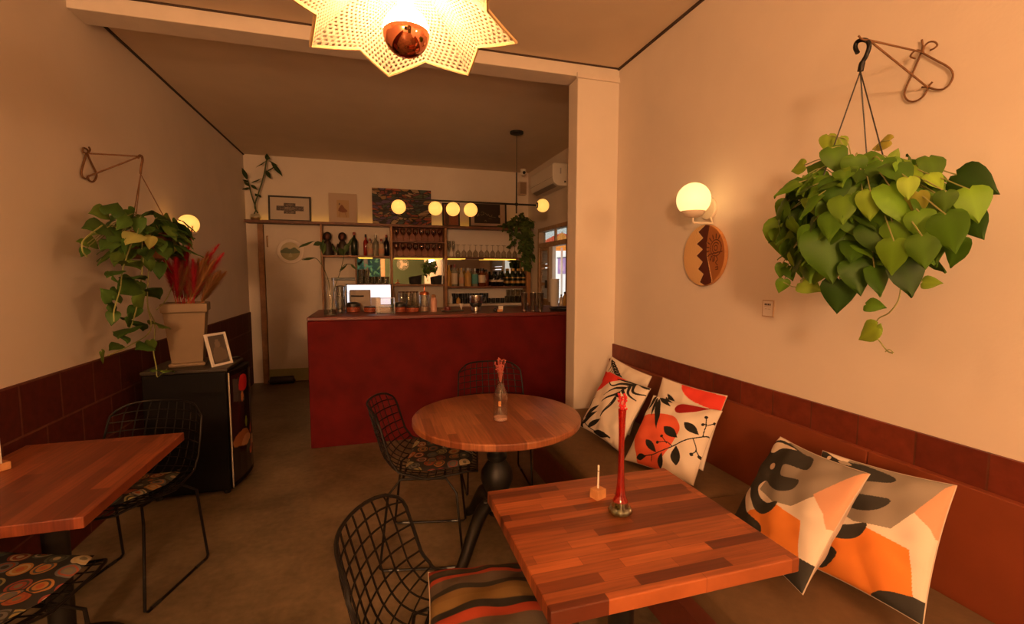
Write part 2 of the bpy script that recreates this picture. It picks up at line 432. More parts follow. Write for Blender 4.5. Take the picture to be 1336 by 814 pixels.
# dark red tiles: wainscot on the left wall, single row above the bench
t_m = tile_mat('red_wall_tile', (.066, .011, .007), (.086, .016, .010), (.13, .045, .028), .30, .245, 'YZ', offs=(0, .0), offset=.43, rough=.65, mort=.007)
slab('baseboard_left', (XL, YF, 0), (XL+.014, 7.02, .983), t_m)
t2_m = tile_mat('red_bench_tile', (.11, .020, .011), (.165, .032, .016), (.10, .03, .016), .205, .30, 'YZ', offs=(.1, -.75), offset=0, mort=.004, rough=.4)
slab('trim_4', (XR-.014, -.6, .70), (XR, 3.317, .945), t2_m)

# door at the far left: a white leaf between wooden posts, under the long shelf
wood = mat('brown_wood', (.30, .14, .055), .5, noise=.25, nscale=14)
wood_dk = mat('dark_brown_wood', (.17, .06, .025), .5, noise=.25, nscale=14)
wood_rim = mat('warm_wood', (.38, .17, .06), .5, noise=.2, nscale=14)
white_door = mat('white_door_paint', (.74, .64, .54), .6, noise=.02)
olive = mat('olive_skirting', (.36, .33, .14), .6, noise=.05)
black = mat('black_metal', (.012, .011, .010), .45)
black_pl = mat('black_plastic', (.018, .017, .016), .35)
steel = mat('brushed_steel', (.75, .72, .68), .22, 1.)
chrome = mat('chrome', (.8, .8, .8), .1, 1.)
d = MB(); d.span((-1.385, 6.975, .13), (-.67, 7.028, 2.15)); dr = struct(d.build('door_1', white_door, smooth=False, bevel=.004))
MB().span((-1.385, 6.960, .02), (-.67, 6.974, .19)).build('kick_strip', olive, dr, smooth=False)
h = MB(); h.tube([(-1.345, 6.974, 1.86), (-1.345, 6.945, 1.86), (-1.345, 6.945, 2.0), (-1.345, 6.974, 2.0)], .008); h.build('door_handle', mat('aged_brass', (.35, .2, .08), .4, .8), dr)
d = MB(); d.span((-1.46, 6.955, 0), (-1.392, 7.028, 2.158)); struct(d.build('trim_5', wood, smooth=False, bevel=.004))

# window of the bar room
wood_win = mat('window_frame_wood', (.42, .27, .15), .6, noise=.2, nscale=18)
white_fr = mat('window_white_paint', (.78, .74, .68), .5)
fr = MB(); x0, x1 = XR2-.02, XR2+.08
fr.span((x0, WY0, WZ1-.05), (x1, WY1, WZ1)); fr.span((x0, WY0, WZ0), (x1, WY1, WZ0+.05)); fr.span((x0, WY0, WZ0+.05), (x1, WY0+.05, WZ1-.05)); fr.span((x0, WY1-.05, WZ0+.05), (x1, WY1, WZ1-.05))
win = struct(fr.build('window_1', wood_win, smooth=False, bevel=.004))
MB().span((x0, WY0+.05, 1.88), (x1, WY1-.05, 1.945)).build('transom_bar', wood_win, win, smooth=False, bevel=.004)
q = MB()
for k in range(3): q.span((XR2+.0, 5.05+k*.42, 1.945), (XR2+.03, 5.08+k*.42, 2.11))
q.build('glazing_bar', wood_win, win, smooth=False)
def shutter(y0, y1):
    s = MB()
    for (a, c) in ((y0, y0+.05), (y1-.05, y1)): s.span((XR2+.0, a, 1.11), (XR2+.04, c, 1.88))
    for z in (1.11, 1.34, 1.60, 1.84): s.span((XR2+.0, y0+.05, z), (XR2+.04, y1-.05, z+.04))
    o = s.build('shutter_frame', wood_win, win, smooth=False, bevel=.002)
    l = MB(); z = 1.16
    while z < 1.835:
        if not any(abs(z-zz-.02) < .032 for zz in (1.34, 1.60)): l.box((XR2+.02, (y0+y1)/2, z), (.045, y1-y0-.1, .006), ry=R(-35))
        z += .024
    l.build('louvres', mat('louvre_grey', (.55, .5, .42), .5), o, smooth=False)
shutter(6.12, 6.47); shutter(4.62, 5.52)
MB().span((XR2+.0, 5.98, 1.11), (XR2+.05, 6.115, 1.88)).build('white_mullion', white_fr, win, smooth=False)
MB().span((XR2+.045, WY0+.05, 1.945), (XR2+.05, WY1-.05, 2.11)).build('transom_glass', thin_glass('window_glass'), win, smooth=False)
wl = MB(); wl.box((XR2+.0, 6.2, 1.36), (.03, .06, .11)); wl.build('shutter_latch', black, win, smooth=False)

# outside the window: ribbed awning, white yard wall, parasol, hanging cloth; garden beyond the entrance
yard = mat('white_yard_wall', (.85, .85, .84), .9)
slab('wall_yard', (4.2, -1, -.1), (4.3, 14, 5), yard)
slab('ground_yard', (XR2+.1, -1, -.1), (4.2, 14, 0), yard)
aw = MB()
for k in range(34): aw.box((XR2+.75, 4.0+k*.1, 2.36), (1.3, .075, .02), ry=R(14))
tag(aw.build('awning', mat('awning_slat', (.62, .6, .56), .6), smooth=False), 'ribbed off-white awning outside the bar window, under the lintel', 'awning')
pr = thing('parasol', 'red and orange parasol in the sunny yard outside the bar window', 'parasol', (3.35, 8.02, 0))
for k, c in enumerate(((.9, .10, .02), (.95, .32, .03))*4):
    a0, a1 = k*PI/4, (k+1)*PI/4
    g = MB(); g.grid(lambda u, v: (v*.56*math.cos(a0+(a1-a0)*u), v*.56*math.sin(a0+(a1-a0)*u), 2.26-.30*v**1.3), 4, 6)
    g.build('canopy_panel', mat('parasol_red' if k % 2 == 0 else 'parasol_orange', c, .8), pr)
MB().tube([(0, 0, 0), (0, 0, 2.28)], .02).build('pole', white_fr, pr)
MB().lathe([(.22, 0), (.22, .05), (.04, .08)]).build('base', black, pr)
hc = thing('wall_hanging', 'purple patterned cloth hung on the white yard wall outside the window', 'wall hanging', (4.185, 10.02, 1.69))
def cl(U, V):
    p = Paint(U, V, (.35, .22, .42)); p.poly([(.2, .2), (.8, .3), (.7, .8), (.3, .7)], (.5, .3, .45), 4); return p.c
painted('cloth', lambda U, V: (0*U, -.24+.48*U, -.18+.36*V), cl, 10, 14, attr_mat(), hc)
MB().tube([(0, -.28, .19), (0, .28, .19)], .012).build('rod', black, hc)

# ================================================================ bar counter
bar_m = mat('oxblood_plaster', (.105, .006, .006), .75, spec=.12, noise=.22, nscale=5, bump=.3, bscale=40)
bt_m = mat('oxblood_top', (.12, .013, .010), .42, noise=.2, nscale=6)
bc = thing('bar_counter', 'long oxblood red bar counter across the back of the room', 'bar counter', (0, 0, 0))
MB().span((-.54, 4.214, 0), (2.352, 4.98, 1.10)).build('body', bar_m, bc, smooth=False, bevel=.008)
MB().span((-.54, 4.210, 1.101), (2.352, 5.11, 1.134)).build('worktop', bt_m, bc, smooth=False, bevel=.006)

# ================================================================ shelving behind the bar
YS = 6.82; Y1 = 7.024
sh = thing('back_bar_shelving', 'wooden shelving with mirrors and glowing edges behind the bar', 'shelving', (0, YB, 0))
def sp(mb, a, b): return mb.span((a[0], a[1]-YB, a[2]), (b[0], b[1]-YB, b[2]))
sp(MB(), (-1.58, YS, 2.165), (2.34, Y1, 2.20)).build('long_top_shelf', wood_dk, sh, smooth=False, bevel=.003)
for a, c in ((-.672, -.648), (.245, .275), (1.01, 1.045), (2.27, 2.34)):
    sp(MB(), (a, YS+.005, .99), (c, Y1, 2.164)).build('upright', wood_rim if a < 2 else mat('side_wood', (.33, .15, .05), .5, noise=.2), sh, smooth=False, bevel=.002)
sp(MB(), (-.645, YS, 1.728), (.243, Y1, 1.752)).build('shelf_board', wood, sh, smooth=False, bevel=.002)
sp(MB(), (-.215, YS, 1.335), (.243, Y1, 1.358)).build('shelf_board', wood, sh, smooth=False, bevel=.002)
sp(MB(), (-.235, YS, 1.335), (-.217, Y1, 1.727)).build('side_board', wood, sh, smooth=False, bevel=.002)
sp(MB(), (.277, YS, 1.728), (1.008, Y1, 1.752)).build('shelf_board', wood_dk, sh, smooth=False, bevel=.002)
sp(MB(), (.277, YS+.01, 1.945), (1.008, Y1-.014, 1.965)).build('shelf_board', wood_dk, sh, smooth=False, bevel=.002)
sp(MB(), (.277, Y1-.012, 1.753), (1.008, Y1, 2.163)).build('back_panel', mat('red_brown_panel', (.26, .075, .03), .5, noise=.2), sh, smooth=False)
sp(MB(), (.277, YS, 1.325), (1.008, Y1, 1.350)).build('shelf_board', wood, sh, smooth=False, bevel=.002)
sp(MB(), (1.047, YS, 1.728), (2.268, Y1, 1.752)).build('shelf_board', wood_dk, sh, smooth=False, bevel=.002)
sp(MB(), (1.047, YS, 1.290), (2.268, Y1, 1.318)).build('shelf_board', wood_dk, sh, smooth=False, bevel=.002)
sp(MB(), (1.047, YS-.10, 1.03), (2.268, Y1, 1.062)).build('shelf_board', mat('pale_shelf', (.72, .6, .48), .5), sh, smooth=False, bevel=.002)
led = mat('warm_led', (.9, .7, .3), .5, emit=(1., .55, .06), estr=2.4)
for a, c, z in ((-.19, .0, 1.722), (.30, .98, 1.722), (1.06, 1.32, 1.722), (1.60, 2.1, 1.722)):
    sp(MB(), (a, YS+.02, z-.003), (c, YS+.035, z+.004)).build('light_strip', led, sh, smooth=False)
sp(MB(), (-1.5, Y1-.055, 2.201), (2.25, Y1-.04, 2.207)).build('light_strip', mat('warm_led_glow', (.9, .7, .3), .5, emit=(1., .5, .05), estr=3.2), sh, smooth=False)
mir = mat('mirror_glass', (.86, .86, .84), .02, 1.)
for k, (a, c, z0, lab) in enumerate(((-.21, .24, 1.36, 'small mirror behind the tumblers, reflecting the garden'), (.28, 1.005, 1.352, 'middle mirror of the back bar, reflecting a green wall'), (1.05, 2.265, 1.32, 'long mirror behind the row of liquor bottles'))):
    tag(MB().span((a, Y1-.008, z0), (c, Y1-.001, 1.718)).build('mirror', mir, smooth=False), lab, 'mirror')
bk = thing('back_counter', 'dark red work counter under the shelves behind the bar', 'counter', (0, 0, 0))
MB().span((-.60, 6.45, 0), (2.35, 7.02, .95)).build('body', bar_m, bk, smooth=False, bevel=.004)
MB().span((-.60, 6.43, .951), (2.35, 7.02, .98)).build('worktop', bt_m, bk, smooth=False, bevel=.004)

# ================================================================ bench
bench = thing('bench', 'long built-in bench with brown seat cushion along the right wall', 'bench', (0, 0, 0))
ply = mat('orange_plywood', (.205, .043, .014), .5, noise=.1, nscale=5)
red_bd = mat('dark_red_board', (.13, .028, .016), .5, noise=.15)
cush = mat('olive_brown_upholstery', (.125, .070, .030), .8, noise=.1, nscale=30, bump=.2, bscale=300)
MB().span((1.16, -.55, 0), (1.80, 3.30, .30)).build('plinth', red_bd, bench, smooth=False)
MB().span((1.05, -.55, .301), (1.80, 3.305, .372)).build('seat_board', red_bd, bench, smooth=False, bevel=.004)
def seat_cushion(y0, y1):
    g = MB()
    def P(u, v):
        x = 1.045+.735*u; y = y0+(y1-y0)*v
        e = min(u*.735, .03)/.03; e2 = min(v*(y1-y0), (1-v)*(y1-y0), .03)/.03
        r = 1-.018*((1-e)**2+(1-e2)**2)
        return (x, y, .430+.02*math.sqrt(max(0, min(1, e)))*math.sqrt(max(0, min(1, e2)))-.004*math.sin(9*v)*math.sin(PI*u))
    us = [0, .003, .012, .024, .04]+[.04+.96*i/14 for i in range(1, 15)]
    vs_ = [0, .002, .008, .02]+[.02+.96*i/24 for i in range(1, 25)]+[.992, .998, 1]
    n = len(us); V = [P(u, v) for v in vs_ for u in us]
    B = [(1.045, y0, .373), (1.78, y0, .373), (1.78, y1, .373), (1.045, y1, .373)]
    F = [(j*n+i, j*n+i+1, (j+1)*n+i+1, (j+1)*n+i) for j in range(len(vs_)-1) for i in range(n-1)]
    b0 = len(V); V += [(p[0], p[1], .373) for p in V[:n]]; F += [(i+1, i, b0+i, b0+i+1) for i in range(n-1)]
    top0 = (len(vs_)-1)*n; b1 = len(V); V += [(p[0], p[1], .373) for p in V[top0:top0+n]]; F += [(top0+i, top0+i+1, b1+i+1, b1+i) for i in range(n-1)]
    c0 = len(V); V += [(V[j*n][0], V[j*n][1], .373) for j in range(len(vs_))]; F += [(j*n, (j+1)*n, c0+j+1, c0+j) for j in range(len(vs_)-1)]
    g.add(V, F); g.build('seat_cushion', cush, bench, angle=60)
seat_cushion(1.782, 3.302); seat_cushion(.26, 1.778); seat_cushion(-.55, .256)
for a, c in ((1.272, 3.31), (-.6, 1.268)):
    MB().span((1.800, a, .36), (1.829, c, .828)).build('back_panel', ply, bench, smooth=False, bevel=.003)

# ================================================================ tables
w_right = wood_staves('butcher_block_red', (.072, .0125, .006), (.42, .118, .036), .27, .037, 0, rough=.4, offs=(.11, .02, 0))
w_round = wood_staves('butcher_block_round', (.16, .042, .016), (.36, .13, .052), .27, .047, PI/2, rough=.35, offs=(.03, .07, 0))
w_left = wood_staves('butcher_block_left', (.10, .018, .007), (.26, .065, .022), .33, .06, PI/2, rough=.4, offs=(.02, .03, 0))
cast = mat('black_cast_iron', (.009, .008, .007), .45, spec=.3)
def pedestal(t, ang=0., ball=True, reach=.34, plain=False, nleg=3):
    MB().lathe([(.16, .0), (.16, .012)], (0, 0, .697), 24).build('mounting_plate', cast, t)
    prof = [(.045, .20), (.062, .22), (.062, .25), (.045, .27), (.05, .31), (.075, .36), (.088, .40), (.085, .44), (.06, .48), (.046, .50), (.055, .515), (.055, .53), (.042, .545), (.042, .67), (.06, .685), (.06, .697)]
    if plain: prof = [(.05, .03), (.042, .06), (.04, .10), (.04, .66), (.06, .685), (.06, .697)]
    MB().lathe(prof, n=24).build('column', cast, t)
    if plain:
        MB().lathe([(.2, .0005), (.205, .004), (.2, .012), (.08, .024), (.052, .03)], n=40).build('base_disc', cast, t); return
    for k in range(nleg):
        a = ang+k*2*PI/nleg; c, s = math.cos(a), math.sin(a)
        path = crom([(.03, .26), (.10, .285), (.17, .255), (.245, .17), (.31, .085), (reach-.03, .032), (reach, .022)], 5)
        rad = np.interp(np.linspace(0, 1, len(path)), [0, .25, .6, .9, 1], [.036, .036, .029, .024, .019])
        m = MB(); m.tube([(p[0]*c, p[0]*s, p[1]) for p in path], list(rad), 12)
        m.ball((.115*c, .115*s, .305), .022, 12, 8)
        m.build('leg', cast, t)
def slab_rect(x0, y0, x1, y1, z0, z1, name, m, parent):
    return MB().span((x0, y0, z0), (x1, y1, z1)).build(name, m, parent, smooth=False, bevel=.0035)
TZ = .75
rtab = thing('dining_table', 'square butcher block table in front of the bench, holding the red candle vase', 'table', (.718, 1.213, 0))
slab_rect(-.354, -.302, .354, .302, .710, TZ, 'table_top', w_right, rtab); pedestal(rtab, R(45), plain=True, reach=.30)
otab = thing('round_table', 'round butcher block table by the bar, holding a clear bottle', 'table', (.622, 2.365, 0))
MB().lathe([(.435, .712), (.443, .715), (.447, .722), (.447, .742), (.443, .748), (.437, TZ)], n=72).build('table_top', w_round, otab, angle=25); pedestal(otab, R(-137), reach=.41)
ltab = thing('dining_table', 'butcher block table against the left tiled wall, holding a menu card', 'table', (-1.169, 2.103, 0))
slab_rect(-.30, -.402, .296, .402, .712, TZ, 'table_top', w_left, ltab); pedestal(ltab, R(45), plain=True, reach=.30)

# ================================================================ wire chairs
wire_m = mat('black_wire', (.005, .004, .004), .45, spec=.25)
prof_k = [(.262, .487), (.22, .495), (.10, .481), (-.02, .468), (-.12, .473), (-.195, .503), (-.24, .56), (-.268, .645), (-.295, .74), (-.318, .825)]
_pr = np.array(crom(prof_k, 8)); _L = np.concatenate([[0], np.cumsum(np.hypot(*np.diff(_pr, axis=0).T))]); _L /= _L[-1]
def shell(u, v):
    """a point of the bent wire shell: u -1..1 across, v 0 front edge .. 1 top of the back"""
    y = float(np.interp(v, _L, _pr[:, 0])); z = float(np.interp(v, _L, _pr[:, 1]))
    w = float(np.interp(v, [0, .04, .1, .3, .5, .62, .8, .95, 1], [.19, .225, .245, .262, .255, .25, .245, .235, .215]))
    bk = min(1, max(0, (v-.42)/.2)); st = 1-bk
    y += .085*abs(u)**2.2*bk; z += (.022*st+.03*math.sin(PI*min(1, max(0, (v-.3)/.4))))*abs(u)**2.2
    if v > .9: z -= .035*abs(u)**6*(v-.9)/.1
    if v < .08: z -= .012*(1-v/.08)
    return Vector((u*w, y, z))
def make_chair(name, label, group):
    t = thing(name, label, 'chair', group=group)
    rim = [shell(-1+2*i/12, 0) for i in range(13)]+[shell(1, i/40) for i in range(1, 41)]+[shell(1-2*i/12, 1) for i in range(1, 13)]+[shell(-1, 1-i/40) for i in range(1, 40)]
    MB().tube(rim, .0058, 7, closed=True).build('rim', wire_m, t)
    m = MB(); vb = .47
    for i in range(1, 10):
        u = -1+2*i/10; m.tube([shell(u, vb+(1-vb)*k/14) for k in range(15)], .0031, 5)
    for j in range(1, 9):
        v = vb+(1-vb)*j/9; m.tube([shell(-1+2*k/12, v) for k in range(13)], .0031, 5)
    m.build('back_wires', wire_m, t)
    m = MB()
    for i in range(1, 10):
        u = -1+2*i/10; m.tube([shell(u, vb*k/14) for k in range(15)], .0031, 5)
    for j in range(1, 10):
        v = vb*j/9; m.tube([shell(-1+2*k/12, v) for k in range(13)], .0031, 5)
    m.build('seat_wires', wire_m, t)
    for s in (-1, 1):
        x = .215*s; xi = .165*s
        loop = [(xi, -.13, .452), (xi, .10, .452), (x, .155, .395), (x+.01*s, .19, .02), (x+.012*s, .175, .008), (x+.012*s, -.215, .008), (x+.01*s, -.23, .02), (x, -.185, .395)]
        l = MB(); l.tube(loop, .0065, 8, closed=True); l.build('sled_leg', wire_m, t)
        for yy in (.13, -.16): MB().tube([(x+.012*s, yy-.025, .009), (x+.012*s, yy+.025, .009)], .0085, 8).build('foot_glide', black_pl, t)
    for yy in (.09, -.12):
        MB().tube([(-.165, yy, .452), (.165, yy, .452)], .0065, 8).build('cross_bar', wire_m, t)
    return t
CH = 'black wire chairs around the tables'
chC = make_chair('wire_chair', 'black wire chair at the left of the round table, circle print pad', CH)
chC.location = (.275, 2.50, 0); chC.rotation_euler = (0, 0, R(-102))
chD = dup(chC, (.82, 3.16, 0), R(176), 'black wire chair behind the round table, in front of the bar counter')
chE = dup(chC, (.215, 1.20, 0), R(-108), 'black wire chair nearest the viewer with a striped cushion on its seat')
chA = dup(chC, (-1.15, 2.555, 0), R(163), 'black wire chair between the left table and the black fridge')
chB = dup(chC, (-1.19, 1.72, 0), R(-20), 'black wire chair at the lower left corner, near side of the left table')
fab = circle_fabric(); fab_s = mat('dark_pad_edge', (.015, .014, .014), .9)
def pad(ch, label, th=.035, sc=.86):
    r = thing('seat_pad', label, 'seat cushion', ch.location, tuple(ch.rotation_euler), 'circle print seat pads')
    g = MB(); n = 18
    def prm(i): return i/n
    def P(u, v, top):
        a, b = 2*u-1, 2*v-1
        ru = a*sc*(1-.05*b*b); vv = .03+.43*(.5+.5*b*(1-.03*a*a))
        p = shell(ru, vv); e = max(0, (1-a**6)*(1-b**6))
        if abs(a) >= 1 or abs(b) >= 1: e = 0
        zz = .016 + (th*.5+th*.55*e**.5*(1+.08*math.sin(7*a)*math.sin(6*b)) if top else th*.5-th*.45*e**.5)
        return (p.x, p.y, p.z*.75+.484*.25+zz)
    g.grid(lambda u, v: P(u, v, True), n, n); g.build('pad_top', fab, r, angle=80)
    g = MB(); g.grid(lambda u, v: P(u, v, False), n, n); g.build('pad_underside', fab_s, r, angle=80)
    tb = MB(); tb.box(P(.03, .97, True), (.012, .004, .02)); tb.build('tie', fab_s, r, smooth=False)
    return r
pad(chC, 'circle print seat pad on the chair left of the round table')
pad(chA, 'circle print seat pad under the left table, seen past its corner')
pad(chB, 'circle print seat pad in the lower left corner of the room')
# ================================================================ lamps
LC = (1.0, .53, .24)
PA, PB, PC = 165., 265., 190.
shade_m = translucent_mat('crochet_yarn', (.60, .50, .36), .4)
def shade_R(th):
    """7 pointed star rim"""
    a = (th*7/(2*PI)) % 1.0; t = abs(2*a-1)          # 1 at the tip, 0 in the valley
    rv, rt_, dl = .214, .282, PI/7
    return rv*rt_*math.sin(dl)/(rv*math.sin(t*dl)+rt_*math.sin((1-t)*dl)), t
def crochet_pendant(label, loc, rz, power):
    t = thing('crochet_pendant', label, 'pendant lamp', loc, rz)
    nt, nr = 448, 50
    def P(th, s):
        Rr, tt = shade_R(th)
        r0 = .045; r = r0+(Rr-r0)*s
        z = .125*(1-s**1.6)+.015 + (.012*(1-tt)-.012*tt)*s**2.5
        return Vector((r*math.cos(th), r*math.sin(th), z))
    V = [P(2*PI*j/nt, i/nr) for i in range(nr+1) for j in range(nt)]
    F = []
    for i in range(nr):
        for j in range(nt):
            if i > 3 and i < nr-1 and i % 2 == 0 and (j+(i//2) % 2*2) % 4 in (0, 1): continue
            F.append((i*nt+j, i*nt+(j+1) % nt, (i+1)*nt+(j+1) % nt, (i+1)*nt+j))
    m = MB(); m.add(V, F); m.build('shade', shade_m, t, solid=.004)
    rim = MB(); rim.tube([P(2*PI*j/112, 1) for j in range(112)], .005, 6, closed=True)
    rim.build('shade_rim', mat('crochet_edge', (.62, .42, .2), .9), t)
    b = MB(); rb = .0575; b.ball((0, 0, 0), rb, 28, 10, t0=PI*.50, t1=PI*.86)
    b.lathe([(rb*math.sin(PI*.86), -rb*math.cos(PI*.86)), (.02, .066), (.016, .085)], n=24)
    b.build('bulb', mat('lit_bulb', (1, .9, .7), .3, emit=LC, estr=power), t)
    c = MB(); c.ball((0, 0, 0), rb+.0004, 28, 12, t0=0, t1=PI*.50); c.build('copper_mirror_cap', mat('copper_mirror', (.95, .36, .2), .05, 1.), t)
    MB().lathe([(.018, .086), (.021, .09), (.021, .138), (.012, .15)], n=18).build('lamp_holder', mat('lamp_holder_white', (.8, .75, .65), .4), t)
    MB().tube([(0, 0, .15), (0, 0, ZC-loc[2]-.025)], .0035, 8).build('cord', mat('lamp_cord', (.5, .4, .28), .7), t)
    MB().lathe([(.05, ZC-loc[2]-.025), (.055, ZC-loc[2]-.02), (.055, ZC-loc[2])], n=24).build('ceiling_rose', mat('rose_white', (.75, .68, .58), .5), t)
    return t
p0 = at(530, 43, 'Z', 2.105)
crochet_pendant('star shaped crochet pendant lamp with a copper tipped bulb, top of the view', tuple(p0), R(-6), PA)
gp = thing('fill_globe', 'added round fill light near the entrance, unseen behind the viewpoint', 'pendant lamp', (-1.2, -3.0, 2.0))  # added light, no lamp known there; brightens the right wall and pillar
MB().ball((0, 0, 0), .22, 36, 22, sq=(1, 1, .98)).build('fill_glow', mat('fill_globe_glow', (1, .9, .7), .6, emit=LC, estr=PB), gp)
MB().lathe([(.03, .214), (.034, .218), (.03, .25), (.01, .255)], n=18).build('cap', black, gp); MB().tube([(0, 0, .255), (0, 0, ZC-2.02)], .004, 6).build('cord', black, gp)
MB().lathe([(.05, ZC-2.022), (.05, ZC-2.0)], n=20).build('ceiling_rose', black, gp)

glow = mat('lit_globe', (1, .8, .5), .35, emit=(1., .45, .085), estr=1.25)
glow2 = mat('lit_wall_globe', (1, .85, .55), .35, emit=(1., .66, .25), estr=1.4)
YL = 5.061
lp = thing('globe_bar_pendant', 'black linear pendant with five glowing globes above the bar', 'pendant lamp', (1.56, YL, 2.28))
def lx(x): return x-1.56
MB().lathe([(.06, 3.045-2.28), (.075, 3.05-2.28), (.075, ZC-2.28)], n=24).build('canopy', black, lp)
MB().tube([(0, 0, .35), (0, 0, .766)], .0028, 6).build('cord', black, lp)
MB().tube([(0, 0, -.10), (0, 0, .35)], .009, 8).build('rod', black, lp)
MB().tube([(lx(.20), 0, 0), (lx(1.80), 0, 0)], .010, 10).build('bar', black, lp)
MB().ball((0, 0, 0), .02, 12, 8).build('joint', black, lp)
for x in (.272, .654, .843, 1.037):
    g = MB().ball((lx(x), 0, -.083), .074, 24, 14).build('globe', glow, lp)
    MB().lathe([(.02, -.024), (.024, -.014), (.012, -.008)], (lx(x), 0, 0), 14).build('globe_cap', black, g)
g = MB().ball((lx(1.872), 0, 0), .074, 24, 14).build('globe', glow, lp)
MB().lathe([(.03, 0), (.036, .006), (.036, .014), (.014, .022)], (lx(1.80), 0, 0), 16, axis='X').build('globe_cap', black, g)

def sconce(label, x, s, y, z, gx, gy, gz, plate_m, gm=None, rg_=.09):
    """globe wall lamp; s = +1 on the right wall, -1 on the left"""
    t = thing('globe_sconce', label, 'wall lamp', (x, y, z), group='globe wall lamps')
    MB().lathe([(.001, -.016*s), (.058, -.016*s), (.064, -.010*s), (.064, -.0005*s)], n=28, axis='X').build('wall_plate', plate_m, t)
    MB().ball((gx-x, gy-y, gz-z), rg_, 28, 16).build('globe', gm or glow2, t)
    MB().lathe([(.012, -.098), (.045, -.09), (.062, -.072), (.066, -.063), (.061, -.066), (.035, -.085), (.012, -.092)], (gx-x, gy-y, gz-z), 24).build('cup', plate_m, t)
    zz = gz-z-.125
    MB().tube([(gx-x, gy-y, gz-z-.097), (gx-x, gy-y, zz+.008), (gx-x+.006*s, gy-y, zz), (-.024*s, gy-y, zz), (-.014*s, .5*(gy-y), zz+.035)], .0055, 8).build('arm', plate_m, t)
    return t
cream = mat('cream_metal', (.78, .66, .52), .4)
sconce('white globe wall lamp on the right wall, above the round wooden plaque', XR, 1, 2.255, 1.872, 1.690, 2.195, 1.909, cream)
sconce('globe wall lamp on the left wall, peeking out behind the trailing plant', XL, -1, 4.52, 1.93, -1.45, 4.49, 1.905, cream, glow, .078)
sconce('added globe fill light near the bench end, unseen behind the viewpoint', XR, 1, -.25, 1.872, 1.690, -.31, 1.909, cream, mat('fill_near_globe', (1, .85, .55), .35, emit=LC, estr=PC))  # added out of view to lift the near right wall

# ================================================================ plaque and small sign on the right wall
def plaque_paint(U, V):
    x, y = U*2-1, V*2-1
    p = Paint(x, y, (.74, .47, .21))
    rg = np.random.RandomState(2); p.c *= (1+.22*np.sin(75*y)*np.sin(60*x+3*np.sin(20*y))+.30*(rg.rand(*x.shape)-.5))[..., None]
    z = [(-2, 1.2), (.05, 1.0), (-.28, .80), (-.02, .58), (-.34, .40), (-.02, .20), (-.32, .0), (.0, -.22), (-.22, -.46), (.06, -.62), (-.12, -.9), (.2, -1.05), (.2, -1.2), (-2, -1.2)]
    band = [(.0, 1.2)]+[(a+.03, b) for a, b in z[1:-2]]+[(.42, -1.2), (.46, -.8), (.34, -.4), (.22, .0), (.2, .4), (.26, .8), (.3, 1.2)]
    p.poly([(.25, 1.2), (.22, .6), (.2, .3), (.24, 0), (.38, -.4), (.5, -.8), (.48, -1.2), (2, -1.2), (2, 1.2)], (.33, .12, .035))
    p.poly(band, (.085, .018, .010))
    p.line([q for q in z[1:-2]], .022, (.75, .5, .26), smooth=0)
    k = (.09, .025, .012)
    cx, cy = .62, .22
    for r in (.08, .17, .26): p.fill((np.abs(np.hypot((p.U-cx)*1.1, p.V-cy)-r) < .017) & ((p.U < cx+.12) | (r > .2)), k)
    for a in range(70, 260, 21):
        ca, sa = math.cos(R(a)), math.sin(R(a)); p.line([(cx+.31*ca, cy+.31*sa), (cx+.44*ca, cy+.44*sa)], .02, k, smooth=0)
    p.line([(.34, .02), (.9, .10)], .018, k, smooth=0)
    for q in ((.42, -.02, -.2), (.5, -.0, -.22), (.58, .0, -.2)): p.line([(q[0], q[1]), (q[0], q[2])], .013, k, smooth=0)
    p.line([(.66, -.05), (.72, -.15), (.64, -.25), (.72, -.33)], .016, k); p.line([(.64, -.4), (.74, -.38), (.74, -.46), (.64, -.47)], .015, k, smooth=0)
    return p.c
pq = thing('wooden_plaque', 'round wooden plaque with a dark zigzag band, below the wall lamp', 'plaque', (XR, 2.262, 1.609))
rP = .172
def pq_P(U, V):
    x, y = U*2-1, V*2-1                      # square to disc
    dx = x*np.sqrt(1-y*y/2); dy = y*np.sqrt(1-x*x/2); r = np.hypot(dx, dy)
    return (-.027-.004*(1-r**6), -dx*rP, dy*rP)
def pq_col(U, V):
    x, y = U*2-1, V*2-1; dx = x*np.sqrt(1-y*y/2); dy = y*np.sqrt(1-x*x/2)
    return plaque_paint((dx+1)/2, (dy+1)/2)
painted('face', pq_P, pq_col, 150, 150, attr_mat('painted_satin', .5), pq)
MB().lathe([(rP*.96, -.0005), (rP+.002, -.006), (rP+.003, -.021), (rP, -.027)], n=64, axis='X').build('body', mat('plaque_wood', (.46, .2, .06), .5, noise=.15, nscale=30), pq)
sg = thing('wall_notice', 'small white notice card screwed to the right wall, left of the hanging plant', 'notice', (XR, 1.808, 1.336))
MB().span((-.006, -.0345, -.041), (-.0003, .0345, .041)).build('clear_cover', mat('acrylic_edge', (.5, .34, .22), .3), sg, smooth=False, bevel=.001)
def sg_paint(U, V):
    p = Paint(U, V, (.82, .74, .68)); k = (.03, .02, .02)
    for a in (.16, .33, .50, .67): p.poly([(a, .70), (a+.13, .70), (a+.13, .84), (a, .84)], k)
    for a in (.2, .4, .62): p.disk((a, .77), .02, (.5, .4, .36))
    for v, a, b in ((.63, .16, .84), (.47, .22, .42), (.47, .52, .78)): p.line([(a, v), (b, v)], .014, (.45, .35, .3), smooth=0)
    return p.c
painted('card', lambda U, V: (-.0068+0*U, .029-.058*U, -.036+.072*V), sg_paint, 60, 76, attr_mat(), sg)

